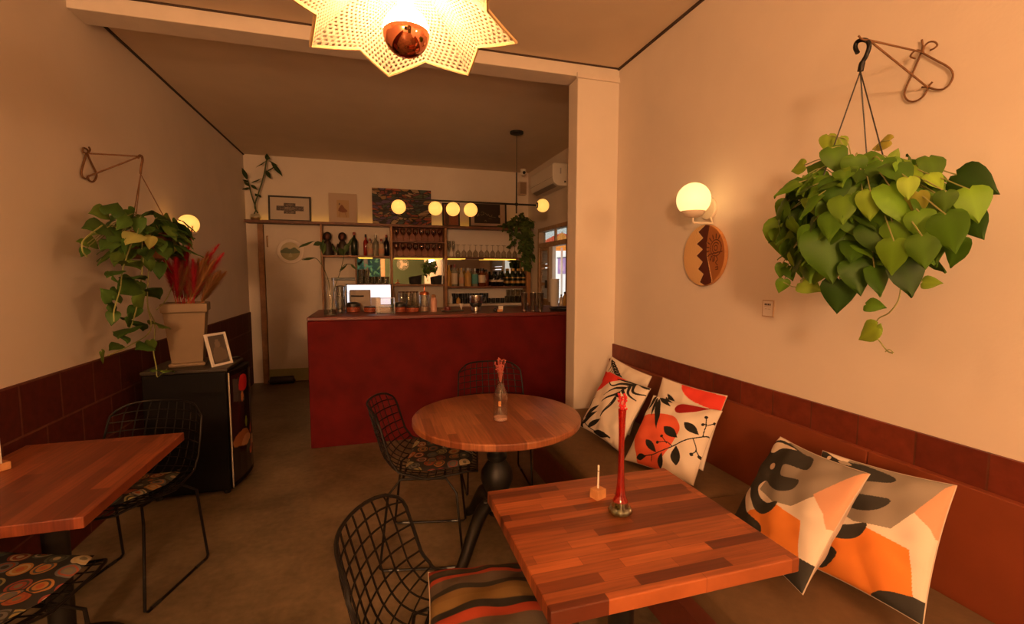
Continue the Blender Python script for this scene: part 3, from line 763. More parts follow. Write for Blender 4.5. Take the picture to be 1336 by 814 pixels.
# ================================================================ leaves
def leaf_geo(mb, base, d, nrm, L, W, col, curl=.25, fold=.18, heart=True, rng=random):
    """one heart shaped leaf; base = stalk end, d = direction to the tip, nrm = upper side"""
    d = Vector(d).normalized(); nrm = Vector(nrm); nrm = (nrm-d*nrm.dot(d))
    nrm = nrm.normalized() if nrm.length > 1e-4 else d.orthogonal().normalized()
    s = d.cross(nrm).normalized(); base = Vector(base)
    prof = [(-.10, .20), (-.06, .34), (.05, .455), (.2, .5), (.38, .46), (.56, .36), (.74, .22), (.88, .10), (1., .0)] if heart else [(0, .03), (.1, .12), (.3, .22), (.5, .24), (.7, .18), (.88, .08), (1, 0)]
    rows = len(prof); vs = []; cs = []
    for i, (t, w) in enumerate(prof):
        for k in (-1, -.5, 0, .5, 1):
            tt = t
            if heart and i < 2: tt = t if abs(k) > .2 else (.0 if i == 0 else .02)
            zz = fold*abs(k)*w*W - curl*L*t*t*.6 - (.10*W*(abs(k)**3)) + (.03*L*math.sin(t*9)*abs(k))
            vs.append(base+d*(tt*L)+s*(k*w*W)+nrm*zz)
            f = 1.22 if k == 0 else 1.0
            cs.append(tuple(min(1, c*f) for c in col))
    fs = []
    for i in range(rows-1):
        for k in range(4): fs.append((i*5+k, i*5+k+1, (i+1)*5+k+1, (i+1)*5+k))
    o = len(mb.v); mb.v += [tuple(v) for v in vs]; mb.f += [tuple(a+o for a in f) for f in fs]; mb.c += cs; mb.col = (0, 0, 0)
leafm = leaf_mat('plant_leaf')
stem_m = mat('green_stem', (.25, .26, .08), .6); stem_br = mat('brown_stem', (.24, .13, .06), .7)
rustw = mat('rusty_wire', (.15, .07, .03), .6, spec=.25)
def vary(c, rng, k=.18): 
    f = 1+rng.uniform(-k, k); return tuple(max(.002, x*f*(1+rng.uniform(-.06, .06))) for x in c)

# --- big hanging plant, right wall
rng = random.Random(3)
hk = Vector((1.50, 1.153, 2.225))
hp = thing('hanging_plant', 'large bushy heart leaf plant in a hanging basket on the right wall', 'hanging plant', (1.50, 1.14, 1.70), group='hanging plants')
O = Vector((1.50, 1.14, 1.70))
MB().lathe([(.07, -.09), (.085, -.085), (.115, .045), (.122, .05), (.118, .056), (.108, .05), (.1, .03)], n=28).build('pot', mat('dark_brown_pot', (.10, .045, .02), .5), hp)
MB().lathe([(.0, .038), (.102, .036)], n=20).build('soil', mat('soil', (.03, .018, .01), .95), hp)
hkp = [at(x, y, 'X', 1.5)-O for x, y in ((1119, 69), (1116, 62), (1118, 55), (1125, 52), (1132, 54), (1134, 61), (1130, 73), (1125, 82), (1122.5, 93))]
MB().tube(crom(hkp, 4), [.0065]*28+[.0085]*5, 10).build('hook', wire_m, hp)
top = hkp[-1]
for a in (R(140), R(262), R(20)):
    MB().tube([top, (.117*math.cos(a), .117*math.sin(a), .048)], .0022, 6).build('hanger_wire', black, hp)
fol = MB(); stems = MB()
GRN = [(.085, .19, .013), (.055, .13, .009), (.11, .23, .016), (.035, .09, .007)]
LIM = (.20, .31, .028); YEL = (.30, .30, .045); DRK = (.020, .055, .006)
spec = [ # zoomed picture x, y, leaf length, tip heading (deg, 0 right 90 up), colour, depth towards the viewer
 (180,285,40,-95,LIM,.02),(212,288,36,-80,LIM,.0),(305,286,48,200,YEL,.0),(200,322,58,-70,0,.06),(283,316,60,10,0,.04),(108,342,36,200,LIM,.0),(218,385,46,-60,LIM,.12),(280,430,66,-92,LIM,.16),
 (258,370,44,-20,0,.1),(185,460,78,-105,0,.13),(250,470,78,-60,0,.12),(185,548,118,-80,0,.15),(330,553,78,-100,1,.16),(250,600,78,-75,1,.13),(205,645,78,-95,DRK,.1),(350,425,95,-60,1,.13),
 (320,365,78,-75,0,.08),(372,390,48,-85,LIM,.13),(382,355,44,-10,LIM,.06),(390,428,54,-95,YEL,.11),(438,372,46,-40,LIM,.06),(467,495,88,-80,0,.14),(407,540,74,-85,0,.15),(478,542,72,-115,1,.1),
 (528,428,76,-70,1,.06),(458,422,48,-95,0,.1),(528,378,95,-25,DRK,.0),(522,475,72,-62,DRK,.03),(75,508,92,-85,1,.06),(74,445,52,-115,1,.04),(95,402,52,-140,0,.05),(132,388,52,-60,0,.08),
 (142,430,36,-60,LIM,.12),(165,372,52,-40,0,.07),(110,560,42,-80,LIM,.08),(72,585,34,-95,0,.06),(92,590,32,-60,0,.05),(72,622,34,-110,0,.05),(138,620,46,-20,LIM,.08),(290,508,74,-65,1,.13),
 (345,500,66,-70,1,.12),(402,478,66,-80,1,.12),(372,600,84,-70,DRK,.11),(302,608,66,-70,1,.12),(425,612,42,0,LIM,.05),(272,732,54,-150,LIM,.06),(292,666,42,-5,0,.07),(300,720,22,70,LIM,.05),
 (140,470,70,-110,1,.08),(225,520,80,-85,1,.1),(300,450,72,-80,0,.13),(420,440,66,-60,0,.09),(120,480,70,-95,1,.07),(400,500,80,-60,DRK,.08),(160,590,60,-110,1,.08),(350,330,40,20,LIM,.03),(340,310,30,60,LIM,.02),(485,440,70,-40,0,.05),(250,420,80,-95,1,.1),(150,340,46,170,0,.03),(240,345,60,-100,0,.08),(430,520,80,-95,1,.09)]
def put(spec, sx, sy, sc, X0, Oo, sgn, up_bias, pal):
    for x, y, L, ang, c, dep in spec:
        px_, py_ = sx+x/sc, sy+y/sc
        a = R(ang); ln = L/sc
        cen = at(px_, py_, 'X', X0-sgn*dep)
        bs = at(px_-.5*ln*math.cos(a), py_+.5*ln*math.sin(a), 'X', X0-sgn*dep); tp = at(px_+.5*ln*math.cos(a), py_-.5*ln*math.sin(a), 'X', X0-sgn*dep)
        dv = tp-bs
        view = (Vector((0, 0, H))-cen).normalized()
        n = (view*1.0+Vector((0, 0, up_bias))+Vector((rng.uniform(-.55, .55), rng.uniform(-.55, .55), rng.uniform(-.35, .35)))).normalized()
        Lw = min(dv.length, .16); col = c if isinstance(c, tuple) else pal[c*2+rng.randint(0, 1)]
        yield bs-Oo, dv, n, Lw, vary(col, rng)
for bs, dv, n, Lw, col in put(spec, 980, 30, 1.809, 1.50, O, 1, .5, GRN):
    leaf_geo(fol, bs, dv, n, Lw*1.06, Lw*rng.uniform(.88, 1.0), col)
    inner = Vector((bs.x*.25, bs.y*.25, .06+.3*bs.z)); mid = (bs+inner)/2+Vector((0, 0, .04))
    if bs.z > -.25: stems.tube(crom([inner, mid, bs], 4), .0018, 5)
for k in range(190):                                   # the rest of the bush, all round the pot
    th = rng.uniform(0, 2*PI); el = rng.uniform(-1.0, .95)
    rr = rng.uniform(.6, 1.0)
    p = Vector((.20*rr*math.cos(th)*math.cos(el*.9)+.0, .255*rr*math.sin(th)*math.cos(el*.9), .005+.185*rr*math.sin(el*1.3)))
    if p.x > .30: continue
    outw = Vector((p.x, p.y, 0)); outw = outw.normalized() if outw.length > .01 else Vector((1, 0, 0))
    d = outw*rng.uniform(.0, .9)+Vector((0, 0, rng.uniform(-1.2, -.3)))+Vector((rng.uniform(-.7, .7), rng.uniform(-.7, .7), 0))
    L = rng.uniform(.05, .10); leaf_geo(fol, p, d, outw*.9+Vector((rng.uniform(-.5, .5), rng.uniform(-.5, .5), .7)), L, L*.92, vary(GRN[rng.randint(0, 3)], rng))
    if k % 3 == 0: stems.tube(crom([Vector((p.x*.2, p.y*.2, .03)), p*.6+Vector((0, 0, .05)), p], 3), .0017, 5)
vine = [at(x, y, 'X', 1.46)-O for x, y in ((1176, 370), (1172, 392), (1160, 408), (1146, 416), (1140, 432), (1150, 448), (1158, 458), (1165, 461))]
stems.tube(crom(vine, 4), .002, 5)
stems.tube(crom([at(x, y, 'X', 1.46)-O for x, y in ((1155, 459), (1160, 456), (1166, 460))], 3), .0015, 5)
stems.tube(crom([at(x, y, 'X', 1.42)-O for x, y in ((1060, 340), (1045, 370), (1035, 374), (1022, 368))], 3), .0018, 5)
fol.build('leaves', leafm, hp); stems.build('stems', stem_m, hp)
# its bent wire bracket
br = thing('wire_bracket', 'bent wire wall bracket holding the large plant on the right wall', 'bracket', (XR, 1.17, 2.2), group='wire plant brackets')
def BW(x, y, X=XR-.012): return at(x, y, 'X', X)-Vector((XR, 1.17, 2.2))
sc_ = 967/190
def bz(x, y): return 1075+x/sc_, 40+y/sc_
def bpath(pts, X=XR-.012): return crom([BW(*bz(x, y), X) for x, y in pts], 6)
m = MB()
m.tube(bpath([(650, 60), (655, 110), (640, 160), (590, 280), (545, 380), (535, 430), (560, 465), (600, 470), (650, 445), (685, 395), (695, 370), (720, 340)]), 0.0031, 8)
m.tube(bpath([(650, 145), (740, 195), (815, 235), (850, 270), (855, 310), (830, 360), (790, 388), (740, 390), (690, 375), (650, 375)]), 0.0031, 8)
m.tube(bpath([(655, 140), (670, 100), (700, 75), (735, 75), (752, 95), (735, 115), (705, 130)], XR-.03), .0029, 8)
m.tube(bpath([(655, 140), (620, 130), (590, 145), (575, 172), (605, 185)], XR-.03), .0029, 8)
m.build('wall_frame', rustw, br)
hookp = at(1134, 52.5, 'X', 1.5)-Vector((XR, 1.17, 2.2))
m = MB(); m.tube([BW(*bz(660, 145)), hookp], 0.0031, 8); m.tube([BW(*bz(690, 378)), hookp], 0.0031, 8)
m.tube(crom([hookp, hookp+Vector((-.012, .012, .006)), hookp+Vector((-.02, .02, .02))], 4), .0029, 8)
m.build('arm', rustw, br)

# --- trailing plant, left wall
rng = random.Random(9)
XPL = -1.36; O2 = Vector((XPL, 3.50, 1.70))
hp2 = thing('hanging_plant', 'trailing pothos with pale yellow patches in a hanging basket, left wall', 'hanging plant', tuple(O2), group='hanging plants')
MB().lathe([(.085, -.11), (.10, -.105), (.135, .045), (.142, .05), (.138, .056), (.125, .05), (.115, .03)], n=28).build('pot', mat('terracotta_pot', (.24, .09, .04), .7), hp2)
MB().lathe([(.0, .038), (.118, .036)], n=20).build('soil', mat('soil', (.03, .018, .01), .95), hp2)
hk2 = [at(x, y, 'X', XPL)-O2 for x, y in ((180, 206), (182, 203), (185, 204), (186, 209), (184.5, 216), (183.5, 224), (183.5, 227))]
MB().tube(crom(hk2, 4), .007, 8).build('hook', rustw, hp2)
for a in (R(150), R(265), R(25)):
    MB().tube([hk2[-1], (.137*math.cos(a), .137*math.sin(a), .048)], .003, 6).build('hanger_wire', rustw, hp2)
fol = MB(); stems = MB()
G2 = [(.055, .12, .022), (.075, .16, .03), (.04, .09, .018), (.10, .17, .03)]
PALE = (.50, .50, .16)
spec2 = [(150,230,48,60,1,.05),(105,245,40,180,1,0),(183,278,46,-120,0,.08),(97,292,60,170,0,.05),(210,328,38,-150,PALE,.12),(253,247,54,30,1,.06),(330,262,50,20,1,.04),(300,290,66,160,1,.1),(270,345,38,-100,PALE,.12),
 (340,335,46,60,PALE,.1),(335,368,40,-100,PALE,.1),(365,400,60,-75,0,.06),(250,383,32,-60,1,.12),(210,412,52,-10,1,.1),(145,445,38,190,0,.05),(225,458,48,10,1,.08),(160,470,42,-30,0,.07),(195,495,62,-150,0,.06),
 (130,523,42,130,0,.03),(170,525,42,-20,0,.04),(285,512,62,-20,1,.08),(240,545,52,-60,1,.08),(150,555,42,-10,0,.02),(145,597,42,-100,0,.02),(215,578,42,-120,1,.05),(175,640,72,-165,1,.06),(235,615,60,-20,1,.06),
 (320,617,58,5,1,.08),(115,727,38,-70,1,.0),(275,690,36,-70,1,.06),(325,768,48,10,1,.08),(250,690,32,180,0,.06),(75,345,32,170,1,0),(48,345,28,160,1,0),(50,378,26,-120,1,0),(130,350,42,200,0,.05),(270,300,60,-40,0,.1),
 (310,325,52,-60,0,.1),(380,300,44,-30,0,.02),(230,290,50,-100,0,.1),(190,360,46,-80,0,.1),(160,330,48,-140,0,.06),(350,290,46,-30,1,.04),(205,255,40,-60,0,.03),(265,420,46,-80,1,.08),(300,440,50,-90,0,.06),(230,500,44,-100,0,.06),(205,610,40,-60,0,.05),(185,660,38,-30,0,.05),(155,690,30,200,0,.0)]
for bs, dv, n, Lw, col in put(spec2, 90, 180, 2.545, XPL, O2, -1, .5, G2):
    leaf_geo(fol, bs, dv, n, Lw*1.1, Lw*rng.uniform(.75, .95), col)
    if bs.z > -.1:
        inner = Vector((bs.x*.25, bs.y*.25, .06)); stems.tube(crom([inner, (bs+inner)/2+Vector((0, 0, .05)), bs], 4), .0025, 5)
for k in range(110):
    th = rng.uniform(0, 2*PI); rr = rng.uniform(.5, 1)
    p = Vector((.19*rr*math.cos(th), .33*rr*math.sin(th), rng.uniform(-.08, .15)))
    if p.x < -.16: continue
    outw = Vector((p.x, p.y, 0)).normalized(); d = outw*.7+Vector((0, 0, rng.uniform(-1, .1)))
    L = rng.uniform(.07, .12); leaf_geo(fol, p, d, outw*.6+Vector((0, 0, .9)), L, L*.85, vary(G2[rng.randint(0, 3)], rng))
for v in ([(215, 330), (180, 430), (170, 500), (150, 570), (150, 610)], [(250, 360), (240, 470), (225, 560), (200, 640), (165, 660)], [(270, 360), (262, 480), (262, 560), (285, 620), (280, 700), (290, 760), (292, 792), (305, 785), (325, 768)], [(262, 560), (270, 640), (200, 690), (130, 722)], [(110, 290), (70, 320), (45, 345), (45, 375), (60, 395)], [(300, 360), (330, 430), (350, 470), (320, 540), (290, 570)]):
    stems.tube(crom([at(90+x/2.545, 180+y/2.545, 'X', XPL+.06)-O2 for x, y in v], 5), .0035, 6)
fol.build('leaves', leafm, hp2); stems.build('stems', stem_m, hp2)
C3 = Vector((XL, 3.42, 2.15))
br2 = thing('wire_bracket', 'thin wire wall bracket holding the trailing plant on the left wall', 'bracket', tuple(C3), group='wire plant brackets')
def B2(pts, X=XL+.012, k=5): return crom([at(90+x/2.545, 180+y/2.545, 'X', X)-C3 for x, y in pts], k)
m = MB(); m.tube(B2([(58, 50), (50, 80), (42, 110), (45, 128), (58, 135), (66, 125)]), .0055, 8); m.tube(B2([(60, 50), (75, 85), (90, 115), (90, 132), (80, 145), (66, 140), (62, 125)]), .0055, 8)
m.tube(B2([(58, 52), (46, 45), (48, 33), (60, 38), (66, 50)], XL+.02), .005, 8); m.tube(B2([(60, 52), (70, 40), (66, 30)], XL+.02), .005, 8)
m.build('wall_frame', rustw, br2)
h2 = at(183, 204, 'X', XPL)-C3
m = MB(); m.tube([at(112, 200, 'X', XL+.012)-C3, h2], .0048, 8); m.tube([at(115, 230, 'X', XL+.012)-C3, h2], .0048, 8); m.build('arm', rustw, br2)

# ================================================================ fridge with planter and photo frame
fr_ = thing('mini_fridge', 'black glass-door mini fridge against the left wall', 'fridge', (-1.19, 3.68, 0))
blk_f = mat('black_enamel', (.003, .0025, .0025), .5, spec=.12)
MB().span((-.245, -.20, .03), (.235, .205, .845)).build('body', blk_f, fr_, smooth=False, bevel=.008)
MB().span((-.25, -.207, .846), (.245, .212, .872)).build('top_panel', mat('dark_fridge_top', (.03, .024, .018), .4, spec=.3), fr_, smooth=False, bevel=.008)
def fdoor(U, V):
    p = Paint(U, V, (.012, .011, .011))
    p.poly([(.1, .75), (.5, .7), (.55, .95), (.1, .96)], (.05, .05, .05))
    p.poly([(.30, .84), (.62, .82), (.66, .93), (.50, .97), (.36, .96)], (.55, .03, .03), 4)
    p.disk((.42, .765), .05, (.5, .2, .07))
    p.disk((.55, .50), .055, (.22, .28, .04)); p.poly([(.05, .33), (.5, .30), (.7, .36), (.5, .44), (.12, .42)], (.30, .13, .05), 4)
    p.poly([(.3, .30), (.65, .27), (.75, .34), (.5, .38)], (.45, .24, .11), 4)
    p.disk((.8, .40), .06, (.35, .07, .03)); p.poly([(.70, .15), (.95, .18), (.9, .29), (.72, .27)], (.42, .10, .04), 4)
    p.poly([(.8, .24), (1, .22), (.98, .30), (.84, .32)], (.42, .3, .16), 4); p.poly([(.5, .2), (.75, .22), (.7, .3)], (.06, .09, .08), 4)
    p.poly([(.9, .7), (1, .72), (1, .9), (.92, .85)], (.22, .12, .05))
    return p.c
darc = [(.236, -.198), (.246, -.198), (.272, -.10), (.288, .0), (.294, .10), (.290, .17), (.278, .203), (.236, .203)]
dd = MB().prism(darc, .035, .842).build('door', blk_f, fr_, smooth=True, bevel=.004)
_dx = lambda U: np.interp(-.185+.365*U, [q[1] for q in darc[1:7]], [q[0] for q in darc[1:7]])+.0015
painted('door_picture', lambda U, V: (_dx(U), -.185+.365*U, .07+.74*V), fdoor, 60, 120, attr_mat('printed_gloss', .18, .5), dd)
MB().box((.249, -.195, .44), (.008, .010, .79), rz=R(15)).build('trim_strip', steel, dd, smooth=False)
for x in (-.2, .2):
    for y in (-.16, .16): MB().lathe([(.02, 0), (.022, .03)], (x, y, 0), 12).build('foot', black_pl, fr_)
pot = thing('planter', 'tall square cream planter of red and tan pampas plumes on the fridge', 'planter', (-1.232, 3.69, .872), R(12))
def taper(mb, prof):
    n = len(prof); vs = []
    for r, z in prof: vs += [(-r, -r, z), (r, -r, z), (r, r, z), (-r, r, z)]
    fs = [(i*4+j, i*4+(j+1) % 4, i*4+4+(j+1) % 4, i*4+4+j) for i in range(n-1) for j in range(4)]
    fs.append((3, 2, 1, 0)); return mb.add(vs, fs)
crm = mat('cream_pot', (.20, .135, .075), .6, noise=.03)
taper(MB(), [(.098, 0), (.104, .012), (.104, .022), (.088, .03), (.09, .05), (.118, .365), (.130, .372), (.130, .425), (.122, .43), (.115, .42), (.112, .38)]).build('pot', crm, pot, smooth=False, bevel=.003)
taper(MB(), [(.0005, .388), (.113, .39)]).build('soil', mat('soil', (.03, .018, .01), .95), pot, smooth=False)
def plume(mb, p0, d, L, col, rng, n=900, w=.022, s0=.25):
    d = Vector(d).normalized(); a = d.orthogonal().normalized(); b = d.cross(a); bend = Vector((rng.uniform(-.1, .25), rng.uniform(-.2, .2), 0))
    mb.col = col
    def C(t): return Vector(p0)+d*L*t+bend*(t*t*L*.4)
    mb.tube([C(i/8) for i in range(9)], [.0028-.0018*i/8 for i in range(9)], 4)
    for k in range(n):
        t = s0+(1-s0)*rng.random(); c = C(t); th = rng.uniform(0, 2*PI); f = math.sin(PI*min(1, (t-s0)/(1-s0)*.85+.14))
        o = a*math.cos(th)+b*math.sin(th); l = w*(.3+1.1*f)*rng.uniform(.5, 1.5)
        mb.col = tuple(x*rng.uniform(.6, 1.25) for x in col)
        tip = c+o*l+d*l*1.5; sd = o.cross(d)*.0011
        mb.add([c-sd, c+sd, tip], [(0, 1, 2)])
rng = random.Random(5)
red = MB()
for (dx, dy, L) in ((-.05, -.2, .40), (-.22, .0, .36), (.02, .1, .58), (-.12, .15, .44), (-.35, -.1, .32), (-.02, -.3, .36), (-.28, .1, .42), (-.15, -.05, .45), (.05, -.1, .34), (.42, .35, .52), (.5, .3, .45), (.38, .2, .42)):
    plume(red, (rng.uniform(-.06, .06), rng.uniform(-.06, .06), .38), (dx, dy, 1), L, (.42, .02, .03), rng, w=.028)
pm = attr_mat('plume', .9, .1)
red.build('red_plumes', pm, pot)['label'] = 'red feathery plumes'
for k in range(12): plume(red, (rng.uniform(-.07, .05), rng.uniform(-.07, .07), .38), (rng.uniform(-.4, .05), rng.uniform(-.35, .3), 1), rng.uniform(.24, .4), (.40, .02, .03), rng, w=.03)
tan = MB()
for k in range(10): plume(tan, (rng.uniform(-.02, .08), rng.uniform(-.07, .07), .38), (rng.uniform(.05, .55), rng.uniform(-.3, .3), 1), rng.uniform(.2, .34), (.36, .17, .07), rng, w=.028)
for (dx, dy, L) in ((.25, .2, .42), (.32, .0, .36), (.15, .1, .33), (.45, -.1, .34), (.2, -.2, .30), (.35, .3, .4), (.6, .1, .3), (.1, .25, .36), (.5, .0, .38)):
    plume(tan, (rng.uniform(-.06, .06), rng.uniform(-.06, .06), .38), (dx, dy, 1), L, (.38, .17, .06), rng, w=.026)
tan.build('tan_plumes', pm, pot)['label'] = 'tan feathery grass plumes'
pf = thing('photo_frame', 'small white standing photo frame on the black fridge', 'photo frame', (-1.005, 3.60, .872), (R(-14), 0, R(62)))
f = MB()
for a, c in (((-.085, -.008, 0), (-.070, .006, .225)), ((.070, -.008, 0), (.085, .006, .225)), ((-.0699, -.008, 0), (.0699, .006, .015)), ((-.0699, -.008, .21), (.0699, .006, .225))): f.span(a, c)
f.build('frame', mat('white_frame', (.8, .74, .68), .5), pf, smooth=False)
def pfp(U, V):
    p = Paint(U, V, (.10, .08, .06)); p.poly([(.1, .1), (.9, .15), (.8, .5), (.3, .6)], (.16, .12, .08), 4); p.disk((.5, .7), .15, (.2, .15, .1)); return p.c
painted('picture', lambda U, V: (-.0695+.139*U, -.002+0*U, .0155+.194*V), pfp, 16, 24, attr_mat('printed_gloss', .18, .5), pf)
MB().tube([(0, .008, .16), (0, .085, .022)], .004, 6).build('strut', black, pf)
tr = thing('remote_control', 'slim dark remote lying on the far end of the fridge top', 'remote control', (-1.0, 3.80, .872), R(70))
MB().span((-.07, -.02, .0005), (.07, .02, .016)).build('case', black_pl, tr, smooth=False, bevel=.004)
k = MB()
for i in range(4):
    for j in range(2): k.span((-.05+i*.025, -.012+j*.016, .016), (-.038+i*.025, -.004+j*.016, .018))
k.build('buttons', mat('grey_rubber', (.15, .15, .15), .7), tr, smooth=False)

# ================================================================ things on the tables
cv = thing('candle_vase', 'tall thin red glass vase with dried red flowers on the square table', 'vase', tuple(at(809, 670, 'Z', TZ)))
redg = thin_glass('red_glass', (.85, .16, .07), .10, body=(.55, .03, .015), bodyf=.2); grg = thin_glass('green_tinted_glass', (.74, .80, .52), .2)
MB().lathe([(.024, .042), (.016, .06), (.0115, .10), (.0095, .16), (.009, .24), (.0105, .30), (.0125, .335), (.0115, .335), (.008, .24), (.007, .10), (.004, .06)], n=24).build('neck', redg, cv)
g = MB()
for k in range(9):
    a = 2*PI*k/9; g.ball((.026*math.cos(a), .026*math.sin(a), .0135), .0125, 10, 8, sq=(1, 1, 1.05))
g.lathe([(.024, .001), (.03, .006), (.03, .016), (.026, .03), (.023, .043)], n=24)
g.build('foot', grg, cv)
m = MB(); rng = random.Random(2)
for k in range(26):
    a = rng.uniform(0, 2*PI); r = rng.uniform(.002, .014); z = .34+rng.uniform(.0, .05)-.5*r
    m.tube([(r*.2*math.cos(a), r*.2*math.sin(a), .325), (r*math.cos(a), r*math.sin(a), z)], .0008, 4); m.ball((r*math.cos(a), r*math.sin(a), z), .0032, 7, 5)
m.build('dried_flowers', mat('red_dried_flower', (.6, .015, .02), .7), cv)
th = thing('toothpick_holder', 'small wooden block holding a white stick on the square table', 'holder', tuple(at(780, 649, 'Z', TZ)), R(20))
MB().box((0, 0, .0163), (.042, .036, .032)).build('block', mat('light_wood_block', (.52, .24, .09), .5, noise=.15, nscale=40), th, smooth=False, bevel=.002)
MB().tube([(0, 0, .033), (.001, 0, .112)], .0032, 8).build('white_stick', mat('paper_white', (.85, .76, .66), .6), th)
MB().lathe([(.0036, 0), (.0036, .002)], (.001, 0, .092), 8).build('band', black, th)
vz = thing('bottle_vase', 'clear glass bottle with dried flowers on the round table', 'vase', tuple(at(653, 548, 'Z', TZ)))
clr = thin_glass('clear_glass', (.93, .95, .94), .17)
MB().lathe([(.034, .0008), (.037, .006), (.037, .125), (.033, .145), (.02, .175), (.0155, .20), (.0145, .243), (.0175, .246), (.0175, .252), (.013, .252)], n=28).build('glass', clr, vz)
MB().lathe([(.0, .003), (.0345, .004), (.0345, .018), (.0, .022)], n=20).build('pebbles', mat('pink_sand', (.62, .36, .28), .9, noise=.3, nscale=200), vz)
m = MB(); rng = random.Random(4)
for k in range(46):
    a = rng.uniform(0, 2*PI); r = rng.uniform(.003, .030); z = .262+rng.uniform(.0, .062)
    m.tube([(.004*math.cos(a), .004*math.sin(a), .2), (r*.5*math.cos(a), r*.5*math.sin(a), .255), (r*math.cos(a), r*math.sin(a), z)], .0007, 4); m.ball((r*math.cos(a), r*math.sin(a), z), .0034, 6, 5)
m.build('dried_flowers', mat('pink_dried_flower', (.50, .12, .09), .8), vz)
MB().box((-.012, -.030, .095), (.014, .004, .026)).build('tag', mat('orange_tag', (.7, .3, .1), .6), vz, smooth=False)
ms = thing('menu_stand', 'menu card in a wooden block on the left table, cut by the picture edge', 'menu stand', (-1.395, 2.215, TZ), R(-35))
MB().box((0, 0, .0153), (.085, .05, .03)).build('block', mat('light_wood_block', (.52, .24, .09), .5, noise=.15, nscale=40), ms, smooth=False, bevel=.003)
def mp_(U, V):
    p = Paint(U, V, (.72, .62, .5)); 
    for v in (.84, .78, .72, .66): p.line([(.55, v), (.88, v)], .02, (.1, .08, .06), smooth=0)
    for v in (.5, .44, .38, .32, .26): p.line([(.15, v), (.85, v)], .008, (.4, .33, .26), smooth=0)
    return p.c
painted('card', lambda U, V: (-.04+.08*U, -.004+.0*U, .031+.10*V), mp_, 40, 50, attr_mat(), ms)
MB().box((0, -.0015, .081), (.08, .002, .1)).build('card_back', mat('paper_white', (.85, .76, .66), .6), ms, smooth=False)

# ================================================================ cushions on the bench
def cushion(name, label, loc, rot, size, colf, n, group, th=.066, seed=0):
    r = thing(name, label, 'cushion', tuple(loc), tuple(R(a) for a in rot), group)
    a = size/2; rg = np.random.RandomState(seed); ph = rg.uniform(0, 6, 6)
    def S(U, V, sg):
        x, z = 2*U-1, 2*V-1
        bx = (1-.05*(1-z*z)); bz_ = (1-.05*(1-x*x))
        e = np.clip((1-x**2)*(1-z**2), 0, 1); t = th*e**.42
        wr = .0035*np.sin(9*x+4*z+ph[0])*e**.25+.003*np.sin(-6*x+11*z+ph[1])*e**.25+.004*np.sin(16*np.arctan2(z, x)+ph[2])*np.clip(np.maximum(abs(x), abs(z))-.45, 0, 1)*(e > 0)*e**.2
        return (a*x*bx, sg*(-(t+wr*(e > .001))), a*z*bz_)
    painted('cover_front', lambda U, V: S(U, V, 1), colf, n, n, attr_mat('cushion_print', .85, .2, .25), r)
    painted('cover_back', lambda U, V: S(U, V, -1), lambda U, V: np.tile(np.array((.62, .52, .43)), (U.size, 1)).reshape(*U.shape, 3), 24, 24, attr_mat('cushion_print', .85, .2, .25), r)
    s = MB(); s.tube([(a*x*(1-.05*(1-z*z)), 0, a*z*(1-.05*(1-x*x))) for x, z in [(-1+2*i/16, -1) for i in range(16)]+[(1, -1+2*i/16) for i in range(16)]+[(1-2*i/16, 1) for i in range(16)]+[(-1, 1-2*i/16) for i in range(16)]], .0022, 5, closed=True)
    s.build('seam', mat('cushion_seam', (.55, .46, .38), .9), r)
    return r
CR = (.78, .68, .58); CORAL = (.72, .115, .055); REDB = (.68, .04, .03); DKR = (.30, .012, .012); INK = (.018, .017, .016)
def fern(p, f, stem, leaves, w, curve=.0):
    p.line(f(stem), w*.35, INK)
    for a, c in leaves:
        A, B = f([a, c]); p.leaf(A, B, w, INK, skew=curve)
def Z6(l): return [(730+x/3.878, 440+y/3.878) for x, y in l]
c1 = [(786, 487), (850, 515), (805, 584), (762, 557)]
def d1(U, V):
    p = Paint(U, V, CR); h = hom(c1)
    f = lambda l: h(Z6(l))
    p.poly(f([(178, 310), (190, 250), (210, 200), (250, 175), (320, 195), (400, 245), (330, 240), (270, 260), (210, 300)]), REDB, 5)
    def br_(l, w0=.018, w1=.006): p.line(f(l), w0, INK, w1)
    br_([(470, 300), (440, 275), (395, 255)], .008, .012); br_([(400, 255), (340, 305), (300, 350), (232, 440)], .01, .008)
    for l in ([(395, 258), (345, 250), (290, 235)], [(375, 275), (320, 270), (275, 285), (255, 262)], [(345, 300), (290, 300), (240, 340)], [(320, 330), (270, 350), (232, 372)], [(300, 360), (270, 400), (232, 440)],
              [(385, 270), (385, 320), (410, 335), (440, 335)], [(365, 290), (365, 340), (395, 370)], [(335, 315), (350, 350), (347, 392)], [(405, 255), (440, 290), (470, 300)], [(310, 345), (330, 360), (325, 400)]):
        p.line(f(l), .026, INK, .007)
    br_([(135, 430), (160, 460), (200, 490), (265, 520)], .008, .006)
    for a, c in (((145, 400), (188, 340)), ((150, 430), (218, 385)), ((135, 450), (215, 415)), ((165, 470), (232, 450)), ((190, 490), (268, 518)), ((128, 430), (140, 470))):
        A, B = f([a, c]); p.leaf(A, B, .045, INK)
    return p.c
GP = 'leaf print cushions on the bench'
cushion('leaf_cushion', 'cream cushion with red patch and black fern leaves, frontmost by the pillar', (1.428, 2.556, .662), (-30.2, 3.5, -82.2), .412, d1, 230, GP, seed=1)
